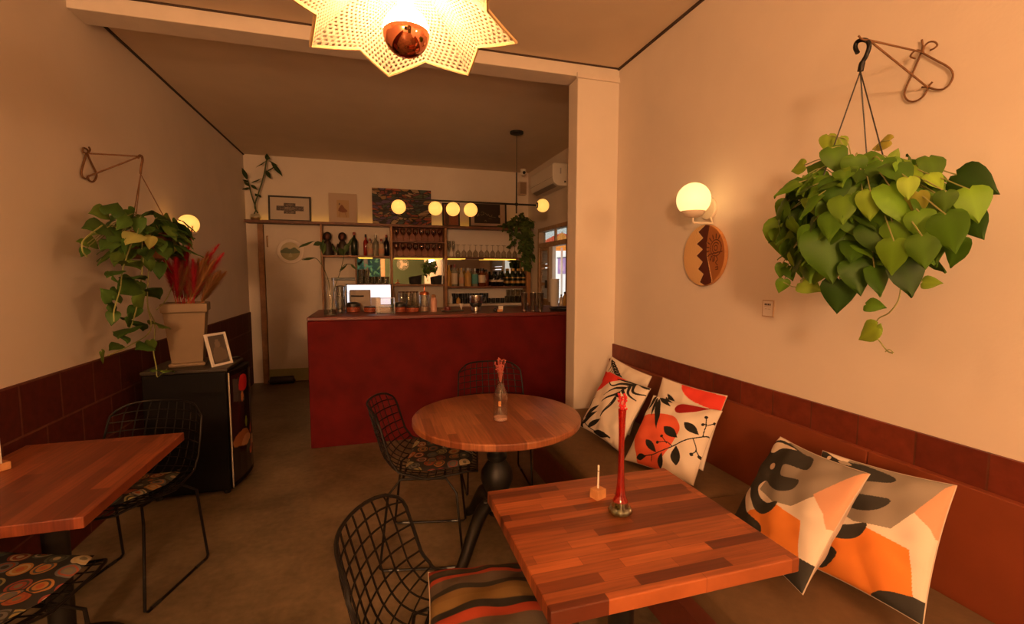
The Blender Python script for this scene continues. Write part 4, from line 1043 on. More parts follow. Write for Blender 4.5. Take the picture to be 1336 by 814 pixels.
def d1b(U, V):
    p = Paint(U, V, CR)
    for k in range(3): p.poly([(.0, .0), (.3, .0), (.2, .3)], REDB, 4)
    p.line([(.1, .93), (.35, .8), (.6, .72)], .012, INK)
    for t in range(9):
        x = .08+.06*t; y = .95-.03*t; p.line([(x, y), (x+.05, y-.08), (x+.02, y-.18)], .018, INK, .005); p.line([(x, y), (x+.1, y-.0), (x+.16, y-.05)], .016, INK, .005)
    p.poly([(.0, .70), (.2, .72), (.5, .55), (.6, .3), (.2, .4)], REDB, 4)
    return p.c
cushion('leaf_cushion', 'cream fern print cushion tucked behind, its top corner peeking up by the pillar', (1.612, 2.80, .680), (-17, 9, -80), .415, d1b, 150, GP, th=.05, seed=2)
c2 = [(852, 515), (939, 542), (905, 633), (818, 602)]
def d2(U, V):
    p = Paint(U, V, CR); h = hom(c2); f = lambda l: h(Z6(l))
    p.poly(f([(390, 520), (410, 440), (450, 410), (540, 415), (600, 430), (632, 470), (635, 520), (590, 590), (540, 660), (520, 700), (420, 690), (410, 610)]), CORAL, 5)
    p.poly(f([(605, 390), (620, 365), (660, 358), (765, 378), (720, 400), (660, 415), (620, 412)]), DKR, 5)
    for a, c, w in (((500, 300), (450, 385), .03), ((505, 310), (480, 420), .035), ((515, 320), (520, 500), .06), ((515, 310), (585, 375), .04), ((520, 305), (590, 350), .03), ((500, 295), (465, 350), .025)):
        A, B = f([a, c]); p.leaf(A, B, w*.8, INK)
    p.line(f([(430, 632), (520, 622), (600, 590), (680, 555), (765, 528)]), .007, INK)
    for a, c, w in (((465, 632), (412, 632), .07), ((520, 618), (465, 550), .075), ((630, 550), (560, 490), .1), ((725, 530), (660, 470), .09), ((620, 585), (612, 675), .105), ((550, 620), (530, 690), .06)):
        A, B = f([a, c]); p.leaf(B, A, w*.62, INK)
    for l in ([(600, 588), (575, 570), (530, 572)], [(575, 575), (555, 545)], [(700, 548), (710, 600), (692, 622)], [(708, 600), (720, 625)], [(740, 535), (755, 475), (742, 478)], [(752, 480), (755, 440)], [(760, 480), (785, 465)], [(490, 655), (495, 630)]): p.line(f(l), .006, INK)
    for q in ((530, 572), (552, 541), (690, 624), (720, 628), (740, 476), (754, 440), (787, 465)): p.disk(f([q])[0], .021, INK)
    return p.c
cushion('leaf_cushion', 'cream cushion with coral patch and black berry branch, second pair on the bench', (1.522, 2.092, .632), (-38.9, -.6, -68.5), .415, d2, 230, GP, seed=3)
def d2b(U, V):
    p = Paint(U, V, CR); p.poly([(.3, 1.1), (.42, .9), (.65, .80), (1.1, .78), (1.1, .96), (.8, 1.0), (.5, 1.1)], (.74, .06, .04), 4)
    p.leaf((.2, .8), (.45, .6), .04, INK); p.leaf((.2, .75), (.3, .5), .04, INK); return p.c
cushion('leaf_cushion', 'cream cushion with red band, mostly hidden behind the berry branch cushion', (1.655, 2.19, .676), (-24, 3, -72), .415, d2b, 120, GP, th=.04, seed=4)
def Z7(l): return [(930+x/3.084, 550+y/3.084) for x, y in l]
BLK = (.035, .034, .030); GRY = (.27, .23, .19); ORG = (.80, .25, .045); PEA = (.64, .34, .21)
def monstera(f):
    def d(U, V):
        p = Paint(U, V, CR)
        p.poly(f([(330, 60), (700, 180), (628, 225), (520, 290), (465, 330), (375, 372), (300, 355), (240, 300), (300, 200)]), GRY)
        p.poly(f([(628, 205), (640, 230), (560, 420), (490, 450), (492, 395), (463, 322)]), PEA)
        p.poly(f([(195, 385), (320, 370), (412, 432), (382, 580), (300, 620), (100, 600), (100, 460)]), ORG)
        p.poly(f([(275, 85), (330, 95), (400, 140), (445, 165), (430, 215), (350, 195), (330, 215), (335, 245), (405, 262), (385, 300), (330, 312), (290, 290), (262, 262), (235, 285), (238, 330), (275, 358), (322, 355), (300, 395), (250, 405), (215, 380), (195, 330), (190, 285), (170, 295), (160, 340), (180, 390), (235, 450), (200, 500), (110, 420), (70, 360), (120, 300), (165, 215), (210, 140)]), BLK, 4)
        p.poly(f([(255, 130), (265, 100), (300, 95), (370, 125), (310, 118), (275, 138)]), CR, 4)
        p.disk(f([(285, 200)])[0], .032, (.5, .38, .28)); p.disk(f([(168, 250)])[0], .03, CR)
        p.poly(f([(165, 350), (160, 300), (178, 280), (192, 310), (195, 380), (180, 390)]), CR, 4)
        p.poly(f([(278, 605), (360, 560), (425, 590), (440, 620), (360, 720), (270, 680)]), BLK)
        return p.c
    return d
c3 = [(1019, 571), (1134, 619), (1048, 776), (948, 690)]
h3 = hom(c3)
cushion('leaf_cushion', 'cushion with black monstera leaf, grey and orange shapes, nearest the square table', (1.424, 1.260, .672), (-31.1, -4.4, -102.2), .432, monstera(lambda l: h3(Z7(l))), 230, GP, seed=5)
# same print, second cushion: its picture of the leaf is measured on its own corners
c4 = [(1071, 592), (1244, 641), (1201, 813), (1060, 748)]
h4 = hom(c4)
def d4(U, V):
    p = Paint(U, V, CR); f = lambda l: h4(Z7(l))
    p.poly(f([(560, 160), (970, 280), (935, 300), (850, 430), (770, 502), (640, 480), (545, 420), (560, 380)]), GRY)
    p.poly(f([(965, 275), (975, 300), (960, 480), (905, 530), (895, 490), (850, 430), (935, 300)]), PEA)
    p.poly(f([(515, 505), (690, 505), (832, 580), (826, 745), (650, 770), (480, 660), (470, 560)]), ORG)
    p.poly(f([(430, 130), (520, 175), (640, 200), (755, 255), (748, 288), (640, 290), (622, 320), (650, 355), (755, 370), (740, 410), (690, 432), (620, 420), (575, 380), (545, 430), (555, 470), (600, 495), (690, 487), (665, 535), (610, 552), (550, 540), (520, 510), (500, 540), (588, 605), (520, 655), (440, 610), (410, 560), (440, 400), (420, 250)]), BLK, 4)
    p.poly(f([(525, 180), (560, 185), (585, 205), (540, 200)]), (.4, .34, .28), 4); p.disk(f([(480, 170)])[0], .02, CR)
    p.poly(f([(650, 765), (720, 725), (865, 750), (840, 830), (740, 830)]), BLK, 3)
    return p.c
cushion('leaf_cushion', 'cushion with black monstera leaf and large orange patch, nearest the viewer', (1.556, 1.088, .668), (-27, -5.9, -86.3), .412, d4, 230, GP, seed=6)
# striped cushion on the near chair
def stripes(U, V):
    p = Paint(U, V, (.10, .085, .06)); 
    bands = [(0, .06, (.24, .03, .015)), (.06, .12, (.035, .03, .022)), (.12, .15, (.02, .018, .016)), (.15, .19, (.27, .04, .018)), (.19, .29, (.075, .056, .04)), (.29, .34, (.02, .018, .016)), (.34, .40, (.13, .075, .025)), (.40, .48, (.15, .09, .03)), (.48, .55, (.02, .018, .016)), (.55, .62, (.27, .04, .018)), (.62, .72, (.07, .055, .04)), (.72, .78, (.02, .018, .016)), (.78, .86, (.14, .08, .028)), (.86, .92, (.035, .03, .022)), (.92, 1.01, (.24, .03, .015))]
    for a, b, c in bands: p.fill((1-V >= a) & (1-V < b), c)
    return p.c
cushion('striped_cushion', 'striped grey, black, red and mustard cushion on the nearest wire chair', (.325, 1.165, .553), (-86, 0, -8), .42, stripes, 120, 'chair cushions', th=.06, seed=8)
# ================================================================ pictures standing on the long shelf
def picture(name, label, x0, x1, z0, z1, Y, colf, fw_=.02, fm=None, n=(80, 60), cat='picture', lean=.03):
    t = thing(name, label, cat, ((x0+x1)/2, Y, z0+.0008), (-math.atan2(lean, z1-z0), 0, 0)); w, h = x1-x0, z1-z0
    if fm:
        f = MB(); f.span((-w/2, -.012, 0), (w/2, .008, fw_)); f.span((-w/2, -.012, h-fw_), (w/2, .008, h)); f.span((-w/2, -.012, fw_+.0001), (-w/2+fw_, .008, h-fw_-.0001)); f.span((w/2-fw_, -.012, fw_+.0001), (w/2, .008, h-fw_-.0001))
        f.build('frame', fm, t, smooth=False)
    else: fw_ = 0
    MB().span((-w/2+fw_, -.003, fw_), (w/2-fw_, .006, h-fw_)).build('backing', mat('picture_backing', (.5, .4, .3), .8), t, smooth=False)
    painted('artwork', lambda U, V: (-w/2+fw_+(w-2*fw_)*U, -.0042+0*U, fw_+(h-2*fw_)*V), colf, n[0], n[1], attr_mat('painted_satin', .5), t)
    return t
YPc = 6.955
def zx(x, y): q = at(x, y, 'Y', YPc); return q.x, q.z
def a1(U, V):
    p = Paint(U, V, (.60, .52, .43)); k = (.06, .05, .045); rg = np.random.RandomState(1); n = rg.rand(*U.shape)
    for q in ((.16, .40, .86, .62), (.34, .28, .64, .76)):
        m = (U > q[0]) & (U < q[2]) & (V > q[1]) & (V < q[3]); p.fill(m & (n > .25), k); p.fill(m & (n <= .25), (.25, .2, .17))
    for q in ((.36, .45, .62, .58), (.4, .64, .6, .70), (.4, .32, .6, .36)): p.fill((U > q[0]) & (U < q[2]) & (V > q[1]) & (V < q[3]) & (n > .5), (.3, .25, .2))
    return p.c
(xa, za), (xb, zb) = zx(349, 250), zx(406, 283)
picture('framed_print', 'black framed print of a grey cross shaped figure on the long shelf', xa, xb, 2.2005, 2.2005+za-zb+.03, YPc, a1, .022, black)
def a2(U, V):
    p = Paint(U, V, (.56, .42, .31)); p.poly([(.28, .2), (.72, .2), (.72, .78), (.28, .78)], (.50, .33, .17))
    p.poly([(.33, .42), (.45, .62), (.55, .52), (.66, .40), (.5, .36)], (.22, .08, .03), 3); p.disk((.38, .64), .03, (.1, .05, .03)); p.line([(.4, .36), (.36, .22)], .01, (.3, .14, .06), smooth=0); p.line([(.58, .36), (.62, .22)], .01, (.3, .14, .06), smooth=0); return p.c
(xa, za), (xb, zb) = zx(428, 247), zx(466, 287)
picture('canvas_print', 'pale unframed canvas with a small brown figure on the long shelf', xa, xb, 2.2005, 2.2005+za-zb+.01, YPc, a2)
def a3(U, V):
    rg = np.random.RandomState(3); p = Paint(U, V, (.03, .025, .02)); cols = [(.32, .07, .03), (.30, .17, .07), (.05, .08, .07), (.22, .05, .05), (.35, .24, .13), (.03, .03, .03), (.10, .06, .12), (.06, .09, .05)]
    N = 150; sx, sy = rg.rand(N), rg.rand(N); d = np.full(U.shape, 9.); idx = np.zeros(U.shape, int); d2 = d.copy()
    wx = U+.03*np.sin(V*14+U*5); wy = V+.05*np.sin(U*11)
    for i in range(N):
        q = np.hypot((wx-sx[i])*1.3, (wy-sy[i])*1.9); m = q < d; d2 = np.where(m, d, np.minimum(d2, q)); idx = np.where(m, i, idx); d = np.where(m, q, d)
    cc = np.array(cols)[rg.randint(0, len(cols), N)]; p.c[:] = cc[idx]; p.fill(d2-d < .018, (.015, .013, .012))
    for k in range(7): p.line([(.02, .1+.14*k), (.3, .16+.13*k), (.6, .08+.14*k), (.98, .15+.12*k)], .010, (.015, .013, .012))
    return p.c
(xa, za), (xb, zb) = zx(485, 241), zx(563, 290)
picture('abstract_painting', 'unframed dark mosaic like abstract painting on the long shelf', xa, xb, 2.2005, 2.2005+za-zb+.02, YPc, a3, n=(150, 95))
def a4(U, V):
    rg = np.random.RandomState(5); p = Paint(U, V, (.28, .09, .04)); n = rg.rand(*U.shape); p.fill(n > .7, (.34, .14, .07)); p.poly([(.1, .1), (.35, .1), (.3, .9), (.1, .9)], (.12, .06, .04), 3); p.disk((.6, .6), .2, (.32, .16, .10)); return p.c
(xa, za), (xb, zb) = zx(577, 262), zx(600, 293)
picture('framed_print', 'small black framed reddish print between two glowing globes on the long shelf', xa, xb, 2.2005, 2.2005+za-zb+.01, YPc, a4, .022, black, (40, 50))
def a5(U, V):
    p = Paint(U, V, (.50, .38, .28)); p.fill((U > .10) & (U < .86) & (V > .12) & (V < .98), (.035, .025, .018)); k = (.25, .19, .12)
    for l in ([(.18, .5), (.2, .42), (.22, .55), (.24, .45)], [(.3, .6), (.36, .62), (.38, .54), (.32, .48), (.29, .52)], [(.42, .58), (.5, .46)], [(.5, .55), (.56, .42), (.62, .5)], [(.6, .42), (.72, .40)], [(.52, .34), (.6, .32)], [(.4, .22), (.43, .26), (.45, .2)]): p.line(l, .008, k)
    p.disk((.86, .45), .06, (.45, .33, .22)); return p.c
(xa, za), (xb, zb) = zx(612, 260), zx(661, 295)
picture('framed_print', 'large black framed dark picture with white scribbles on the long shelf', xa, xb, 2.2005, 2.2005+za-zb+.01, YPc, a5, .024, black, (110, 80))

# round plate on the white door
pl = thing('wall_plate', 'round plate with a green landscape hung on the white door', 'plate', tuple(at(379, 328, 'Y', 6.974)))
MB().lathe([(.165, -.022), (.168, -.018), (.12, -.008), (.06, -.0005)], n=40, axis='Y').build('plate', mat('ceramic_cream', (.62, .50, .38), .35), pl)
def plp(U, V):
    x, y = 2*U-1, 2*V-1; p = Paint(U, V, (.52, .45, .28)); p.fill(V < .45, (.30, .27, .12)); p.poly([(.0, .4), (.1, .62), (.3, .72), (.5, .62), (.75, .74), (1, .5), (1, .4)], (.10, .13, .06), 4); p.poly([(.4, .2), (.6, .2), (.55, .4), (.48, .4)], (.4, .36, .2), 3); return p.c
def dsk(U, V, r, y0):
    x, y = U*2-1, V*2-1; return (x*np.sqrt(1-y*y/2)*r, y0+0*U, y*np.sqrt(1-x*x/2)*r)
painted('picture', lambda U, V: dsk(U, V, .122, -.0222), plp, 40, 40, attr_mat('painted_satin', .5), pl)
MB().lathe([(.122, -.0225), (.13, -.024), (.165, -.0226)], n=40, axis='Y', caps=False).build('rim', mat('ceramic_rim', (.66, .55, .44), .35), pl)
ro = thing('draught_stopper', 'black roll lying at the foot of the white door', 'draught stopper', (-1.20, 6.88, .0))
MB().tube([(-.17, 0, .06), (-.16, 0, .055), (.13, 0, .055), (.14, 0, .06)], [.03, .052, .052, .03], 14).build('roll', black_pl, ro)
MB().tube([(-.17, 0, .06), (-.19, -.01, .03)], .01, 6).build('strap', black_pl, ro)

# bamboo in a bowl at the left end of the long shelf
bb = thing('bamboo_vase', 'small glass bowl with two lucky bamboo stalks at the left end of the long shelf', 'plant', (-1.47, 6.93, 2.2005))
MB().lathe([(.03, 0), (.06, .012), (.068, .04), (.055, .075), (.05, .08)], n=20).build('bowl', clr, bb)
MB().lathe([(.0, .004), (.055, .014), (.06, .038), (0, .045)], n=16).build('pebbles', mat('amber_pebbles', (.45, .25, .08), .6, noise=.3, nscale=150), bb)
fol = MB(); st = MB(); O4 = Vector((-1.47, 6.93, 2.2005)); rng = random.Random(11)
def P4(x, y, d=0): return at(300+x/5.09, 180+y/5.09, 'Y', 6.93-d)-O4
st.tube(crom([P4(160, 505), P4(172, 470), P4(150, 400), P4(128, 320), P4(118, 280)], 4), .008, 8)
st.tube(crom([P4(185, 500), P4(165, 450), P4(195, 350), P4(225, 250), P4(248, 120)], 4), .009, 8)
for a, c, w in (((115, 275), (82, 195), .05), ((120, 290), (85, 275), .03), ((130, 320), (90, 280), .04), ((135, 330), (80, 335), .035), ((140, 310), (175, 335), .04), ((140, 300), (205, 265), .015), ((185, 385), (165, 365), .04), ((190, 375), (205, 390), .03), ((248, 150), (245, 108), .05), ((250, 140), (260, 120), .05), ((250, 150), (165, 190), .014), ((255, 150), (320, 180), .016), ((275, 160), (350, 245), .055), ((240, 215), (265, 262), .05), ((235, 230), (300, 180), .016)):
    A, B = P4(*a, rng.uniform(-.03, .06)), P4(*c, rng.uniform(-.03, .08)); leaf_geo(fol, A, B-A, (rng.uniform(-.3, .3), -1, .4), (B-A).length, max(.04, w*2.2), vary((.035, .06, .02), rng), heart=False)
fol.build('leaves', leafm, bb); st.build('stalks', mat('bamboo_stalk', (.06, .09, .03), .5), bb)

# pothos trailing from the right end of the shelf
pt = thing('shelf_pothos', 'pothos in a dark pot trailing from the right end of the long shelf', 'plant', (2.16, 6.89, 2.2005))
O5 = Vector((2.16, 6.89, 2.2005))
MB().lathe([(.05, 0), (.055, .004), (.07, .10), (.066, .104), (.06, .09)], n=20).build('pot', mat('dark_brown_pot', (.10, .045, .02), .5), pt)
fol = MB(); st = MB(); rng = random.Random(21)
for k in range(120):
    x, y = rng.gauss(0, .13), rng.uniform(-.16, .03); z = rng.uniform(.02, .22)*max(.2, 1-abs(x)/.35)
    d = Vector((x*2, -.4+rng.uniform(-.4, .2), rng.uniform(-1, .3))); L = rng.uniform(.05, .09)
    leaf_geo(fol, (x, y, z), d, Vector((x, -.7, 1)), L, L*.8, vary((.07, .11, .025), rng, .4))
for vx, zb in ((-.16, -.28), (-.10, -.2), (-.03, -.34), (.02, -.48), (.06, -.56), (.10, -.60), (.15, -.42), (.05, -.5), (.12, -.56), (-.2, -.12), (.0, -.3), (.08, -.55)):
    y0 = -.125+rng.uniform(-.03, 0); pts = [Vector((vx*.3, -.03, .10)), Vector((vx*.7, y0, .08)), Vector((vx, y0-.03, -.06))]
    z = -.06
    while z > zb: z -= .08; pts.append(Vector((vx+rng.uniform(-.025, .025), y0-.03+rng.uniform(-.015, .015), z)))
    cp = crom(pts, 4); st.tube(cp, .003, 5)
    for q in cp[4:]:
        if rng.random() < .8:
            d = Vector((rng.uniform(-1, 1), rng.uniform(-.7, -.1), rng.uniform(-1.1, .1))); L = rng.uniform(.045, .085); leaf_geo(fol, q, d, Vector((rng.uniform(-.5, .5), -1, .5)), L, L*.8, vary((.07, .11, .025), rng, .4))
fol.build('leaves', leafm, pt); st.build('stems', stem_m, pt)

# ================================================================ wall and ceiling fittings of the bar room
ac = thing('air_conditioner', 'white split air conditioner high on the bar room wall above the window', 'air conditioner', (XR2, 5.90, 2.60))
wh = mat('white_plastic', (.80, .74, .66), .4)
def acbody(y0, y1): 
    return [( -.0005, 0), (-.13, 0), (-.185, .035), (-.205, .09), (-.205, .255), (-.19, .275), (-.0005, .275)]
MB().prism([(p[0], p[1]) for p in acbody(0, 0)], -.42, .42, axis='Y').build('body', wh, ac, smooth=False, bevel=.008)
fl = MB(); fl.box((-.157, 0, .012), (.062, .74, .006), ry=R(32)); fl.build('louvre_flap', mat('ac_flap_grey', (.30, .27, .24), .5), ac, smooth=False)
MB().span((-.2075, -.415, .10), (-.2055, .415, .103)).build('panel_seam', mat('seam_dark', (.25, .2, .16), .7), ac, smooth=False)
MB().box((-.10, -.4255, .18), (.012, .008, .07)).build('side_mark', mat('grey_plastic', (.35, .32, .3), .5), ac, smooth=False)
MB().box((-.04, -.4255, .05), (.02, .008, .02)).build('side_knob', black_pl, ac, smooth=False)
cm = thing('security_camera', 'small white dome security camera on the ceiling near the back wall', 'security camera', (2.20, 6.80, ZC))
MB().lathe([(.035, -.0205), (.045, -.018), (.045, -.0005)], n=20).build('mount', wh, cm)
MB().ball((0, -.008, -.05), .045, 20, 12).build('dome', wh, cm)
MB().lathe([(.0, -.052), (.022, -.05), (.026, -.036)], (0, -.002, -.055), 16, axis='Y').build('lens', black_pl, cm)
sk = thing('wall_speaker', 'small beige speaker box on the back wall below the security camera', 'speaker', tuple(at(680, 247, 'Y', YB)))
MB().span((-.06, -.10, -.10), (.06, -.001, .10)).build('box', mat('beige_plastic', (.56, .42, .30), .5), sk, smooth=False, bevel=.008)
MB().span((-.048, -.104, -.085), (.048, -.1005, .085)).build('grille', mat('grille_brown', (.30, .20, .13), .7), sk, smooth=False)

# ================================================================ bottles, glasses, cups on the shelving
def bottle(name, label, x, y, z, h, r, gm, cap=None, lab=None, kind='wine', group='bottles behind the bar', labz=(.12, .42), neck=.36, capm=None):
    t = thing(name, label, 'bottle', (x, y, z+.0005), (0, 0, random.uniform(-.2, .2)), group)
    rn = r*neck
    if kind == 'wine': prof = [(r*.9, 0), (r, .02*h), (r, .60*h), (r*.86, .68*h), (rn*1.15, .76*h), (rn, .80*h), (rn, .985*h), (rn*.8, h)]
    elif kind == 'square': prof = [(r*.92, 0), (r, .03*h), (r, .66*h), (r*.8, .73*h), (rn, .77*h), (rn, .98*h), (rn*.8, .985*h)]
    else: prof = [(r*.9, 0), (r, .04*h), (r*1.0, .5*h), (r*.95, .62*h), (r*.6, .74*h), (rn, .79*h), (rn, .98*h), (rn*.8, .985*h)]
    MB().lathe(prof, n=16).build('glass', gm, t)
    if lab: MB().lathe([(r*1.012, labz[0]*h), (r*1.015, labz[0]*h+.001), (r*1.015, labz[1]*h), (r*1.012, labz[1]*h+.001)], n=16).build('label_wrap', lab, t)
    if capm: MB().lathe([(rn*1.12, .87*h), (rn*1.14, .875*h), (rn*1.14, 1.002*h), (rn*.6, 1.006*h)], n=12).build('cap', capm, t)
    return t
gl_dark = mat('dark_green_glass', (.012, .022, .010), .08); gl_black = mat('black_glass', (.008, .007, .007), .08); gl_amber = mat('amber_glass', (.16, .035, .01), .08)
gl_red = mat('red_liqueur', (.28, .018, .012), .1); gl_gold = mat('golden_spirit', (.52, .30, .08), .1); gl_clear = mat('pale_bottle_glass', (.42, .40, .30), .08, trans=.4); gl_pale = mat('frosted_pale_glass', (.55, .42, .28), .2)
lb_cream = mat('cream_label', (.70, .58, .42), .7); lb_teal = mat('teal_label', (.08, .30, .28), .6); lb_gold = mat('gold_label', (.45, .26, .07), .5, .3); lb_pink = mat('peach_label', (.62, .33, .2), .7)
cp_black = mat('black_cap', (.012, .012, .012), .4); cp_gold = mat('gold_cap', (.45, .27, .07), .35, .7); cp_red = mat('red_cap', (.25, .03, .02), .4); cp_steel = mat('steel_cap', (.5, .48, .45), .3, .9)
ZA = 1.752
def bx(x, y=6.90): return at(x, 330, 'Y', y).x
for px_, h, r, gm, lm, cm_, lab, kd in (
    (481.5, .325, .047, gl_dark, None, cp_red, 'tall dark green bottle, leftmost of the liquor bottles on the upper left shelf', 'wine'),
    (477-.5+0, 0, 0, None, None, None, '', ''),):
    if gm is None: continue
# upper left shelf
for px_, h, r, gm, lm, cm_, lab, kd, yy in (
    (462.5, .325, .046, gl_dark, None, cp_red, 'tall dark green bottle with red cap, first bottle on the upper left shelf', 'wine', 6.90),
    (477.5, .30, .034, gl_red, None, cp_black, 'slim red liqueur bottle with black cap on the upper left shelf', 'wine', 6.92),
    (482.7, .235, .040, gl_pale, lb_pink, cp_red, 'short peach labelled bottle beside the slim red liqueur bottle', 'square', 6.86),
    (490.2, .30, .040, gl_clear, None, cp_steel, 'clear bottle between the two short peach labelled bottles', 'wine', 6.93),
    (497.6, .235, .040, gl_pale, lb_pink, cp_red, 'short peach labelled bottle beside the wooden upright', 'square', 6.86),
    (504.2, .30, .036, gl_black, None, cp_red, 'dark wine bottle against the wooden upright on the upper left shelf', 'wine', 6.92)):
    bottle('liquor_bottle', lab, bx(px_, yy), yy, ZA, h, r, gm, lab=lm, capm=cm_, kind=kd)
# two dark round headed figurines
for px_, lab in ((427.8, 'dark round-headed figurine, left one on the upper left shelf'), (447.2, 'dark round-headed figurine, right one beside the dark green bottle')):
    t = thing('figurine', lab, 'figurine', (bx(px_), 6.9, ZA+.0005), group='dark figurines')
    MB().lathe([(.075, 0), (.078, .01), (.06, .08), (.062, .14), (.04, .185), (.03, .20)], n=18).build('body', mat('dark_carved_wood', (.03, .018, .012), .5), t)
    MB().ball((0, 0, .255), .062, 18, 12, sq=(.9, .6, 1.05)).build('head', mat('dark_carved_wood', (.03, .018, .012), .5), t)
    MB().ball((0, -.030, .255), .034, 14, 10, sq=(.85, .5, 1.2)).build('face', mat('red_carved_wood', (.16, .045, .025), .5), t)
    m = MB(); m.tube([(.06, 0, .16), (.08, -.01, .10), (.075, -.03, .03)], .010, 6); m.tube([(-.06, 0, .16), (-.075, -.01, .10), (-.07, -.03, .03)], .010, 6); m.build('arms', mat('dark_carved_wood', (.03, .018, .012), .5), t)

tg = thin_glass('tumbler_glass', (.82, .80, .74), .14)
def glass(name, label, cat, prof, pos, group, m=tg, n=14):
    o = MB().lathe(prof, n=n).build(name, m, loc=pos); return tag(o, label, cat, group)
tum = [(.030, .001), (.033, .004), (.037, .10), (.035, .10), (.031, .008), (.0, .007)]
def rep(o, spots):
    for q in spots[1:]:
        c = o.copy(); COL.objects.link(c); c.location = q
    o.location = spots[0]
# tumblers on the small shelf: a front row and a back row, some stacked
s_ = [(-.165+.065*0+.085*i, 6.87, 1.3585) for i in range(5)]+[(-.150+.085*i, 6.955, 1.3585) for i in range(5)]
rep(glass('tumbler', 'clear tumbler on the small shelf above the white screen', 'glass', tum, (0, 0, 0), 'tumblers on the small shelf'), s_)
rep(glass('tumbler', 'clear tumbler standing on other tumblers on the small shelf', 'glass', tum, (0, 0, 0), 'stacked tumblers'), [(-.165+.085*i, 6.87, 1.4595) for i in range(2)]+[(-.150, 6.955, 1.4595)])
wine = [(.034, .0005), (.034, .004), (.006, .012), (.0045, .07), (.012, .085), (.034, .115), (.038, .145), (.031, .185), (.029, .185), (.036, .145), (.03, .112), (.0, .09)]
rep(glass('wine_glass', 'wine glass on the upper level of the dark wooden glass cabinet', 'glass', wine, (0, 0, 0), 'glasses in the cabinet, upper level', thin_glass('amber_lit_glass', (.80, .70, .6), .12)), [(.335+.088*i, 6.90, 1.9655) for i in range(8)])
rep(glass('wine_glass', 'wine glass on the lower level of the dark wooden glass cabinet', 'glass', wine, (0, 0, 0), 'glasses in the cabinet, lower level', thin_glass('amber_lit_glass', (.80, .70, .6), .12)), [(.335+.088*i, 6.90, 1.7525) for i in range(8)])
inv = [(.031, .0005), (.0335, .003), (.040, .045), (.034, .075), (.012, .10), (.0045, .115), (.0045, .17), (.034, .178), (.034, .181), (.0, .181)]
rep(glass('wine_glass', 'upturned stem glass on the long glass shelf right of the cabinet', 'glass', inv, (0, 0, 0), 'upturned glasses on the right shelf', thin_glass('stem_glass', (.80, .78, .72), .13)), [(1.22+.088*i, 6.90, 1.7525) for i in range(11)])
flute = [(.03, .0005), (.03, .004), (.005, .01), (.0045, .07), (.018, .09), (.026, .15), (.022, .235), (.0205, .235), (.024, .15), (.0, .092)]
rep(glass('champagne_flute', 'champagne flute at the left end of the long glass shelf', 'glass', flute, (0, 0, 0), 'champagne flutes', thin_glass('stem_glass', (.80, .78, .72), .13)), [(1.085, 6.9, 1.7525), (1.15, 6.9, 1.7525)])
# liquor row in front of the long mirror
ZBt = 1.318
def rowx(zx_): return at(575+zx_/10.69, 365, 'Y', 6.88).x
for q, h, r, gm, lm, cm_, lab, kd, lz, yy in (
    (125, .31, .040, gl_gold, lb_gold, cp_gold, 'gold spirit bottle at the left end of the liquor row', 'wine', (.12, .5), 6.93),
    (190, .32, .044, gl_clear, lb_cream, cp_red, 'clear bottle with tall cream label near the left end of the liquor row', 'square', (.10, .6), 6.86),
    (290, .27, .036, gl_pale, lb_pink, cp_gold, 'small peach labelled bottle next to the cream labelled one in the liquor row', 'round', (.15, .5), 6.88),
    (380, .27, .055, gl_gold, lb_gold, cp_steel, 'broad golden bottle left of the teal labelled one in the liquor row', 'round', (.1, .45), 6.88),
    (475, .26, .045, gl_clear, lb_teal, cp_steel, 'bottle with teal label in the liquor row', 'square', (.14, .68), 6.87),
    (570, .265, .052, gl_amber, lb_cream, cp_black, 'amber bottle with square cream label and wide black cap in the liquor row', 'square', (.20, .62), 6.86),
    (645, .25, .046, gl_amber, None, cp_black, 'plain amber bottle behind the cream labelled amber one', 'square', None, 6.94),
    (740, .225, .050, gl_black, lb_cream, None, 'rounded black bottle with cream band, left of the pair in the liquor row', 'round', (.28, .42), 6.88),
    (830, .225, .050, gl_black, lb_cream, None, 'rounded black bottle with cream band, right of the pair in the liquor row', 'round', (.28, .42), 6.88)):
    bottle('liquor_bottle', lab, rowx(q), yy, ZBt, h, r, gm, lab=lm, capm=cm_, kind=kd, labz=lz or (.1, .4), neck=.55 if 'wide black' in lab else .36)
b0 = bottle('beer_bottle', 'dark green gold topped bottle at the right end of the liquor row', rowx(925), 6.88, ZBt, .265, .036, gl_dark, lab=lb_gold, capm=cp_gold, kind='wine', group='green bottles at the right end', labz=(.16, .3))
MB().lathe([(.0372, .44*.265), (.0374, .445*.265), (.0374, .52*.265)], n=16).build('shoulder_label', cp_gold, b0)
for i, q in enumerate((1000, 1075, 1150, 1222)): dup(b0, (rowx(q), 6.88, ZBt+.0005), .1*i)
for i, q in enumerate((962, 1040, 1113, 1186)): dup(b0, (rowx(q), 6.96, ZBt+.0005), .1*i+.05, 'dark green bottle in the back rank at the right end of the liquor row', 'green bottles in the back rank')
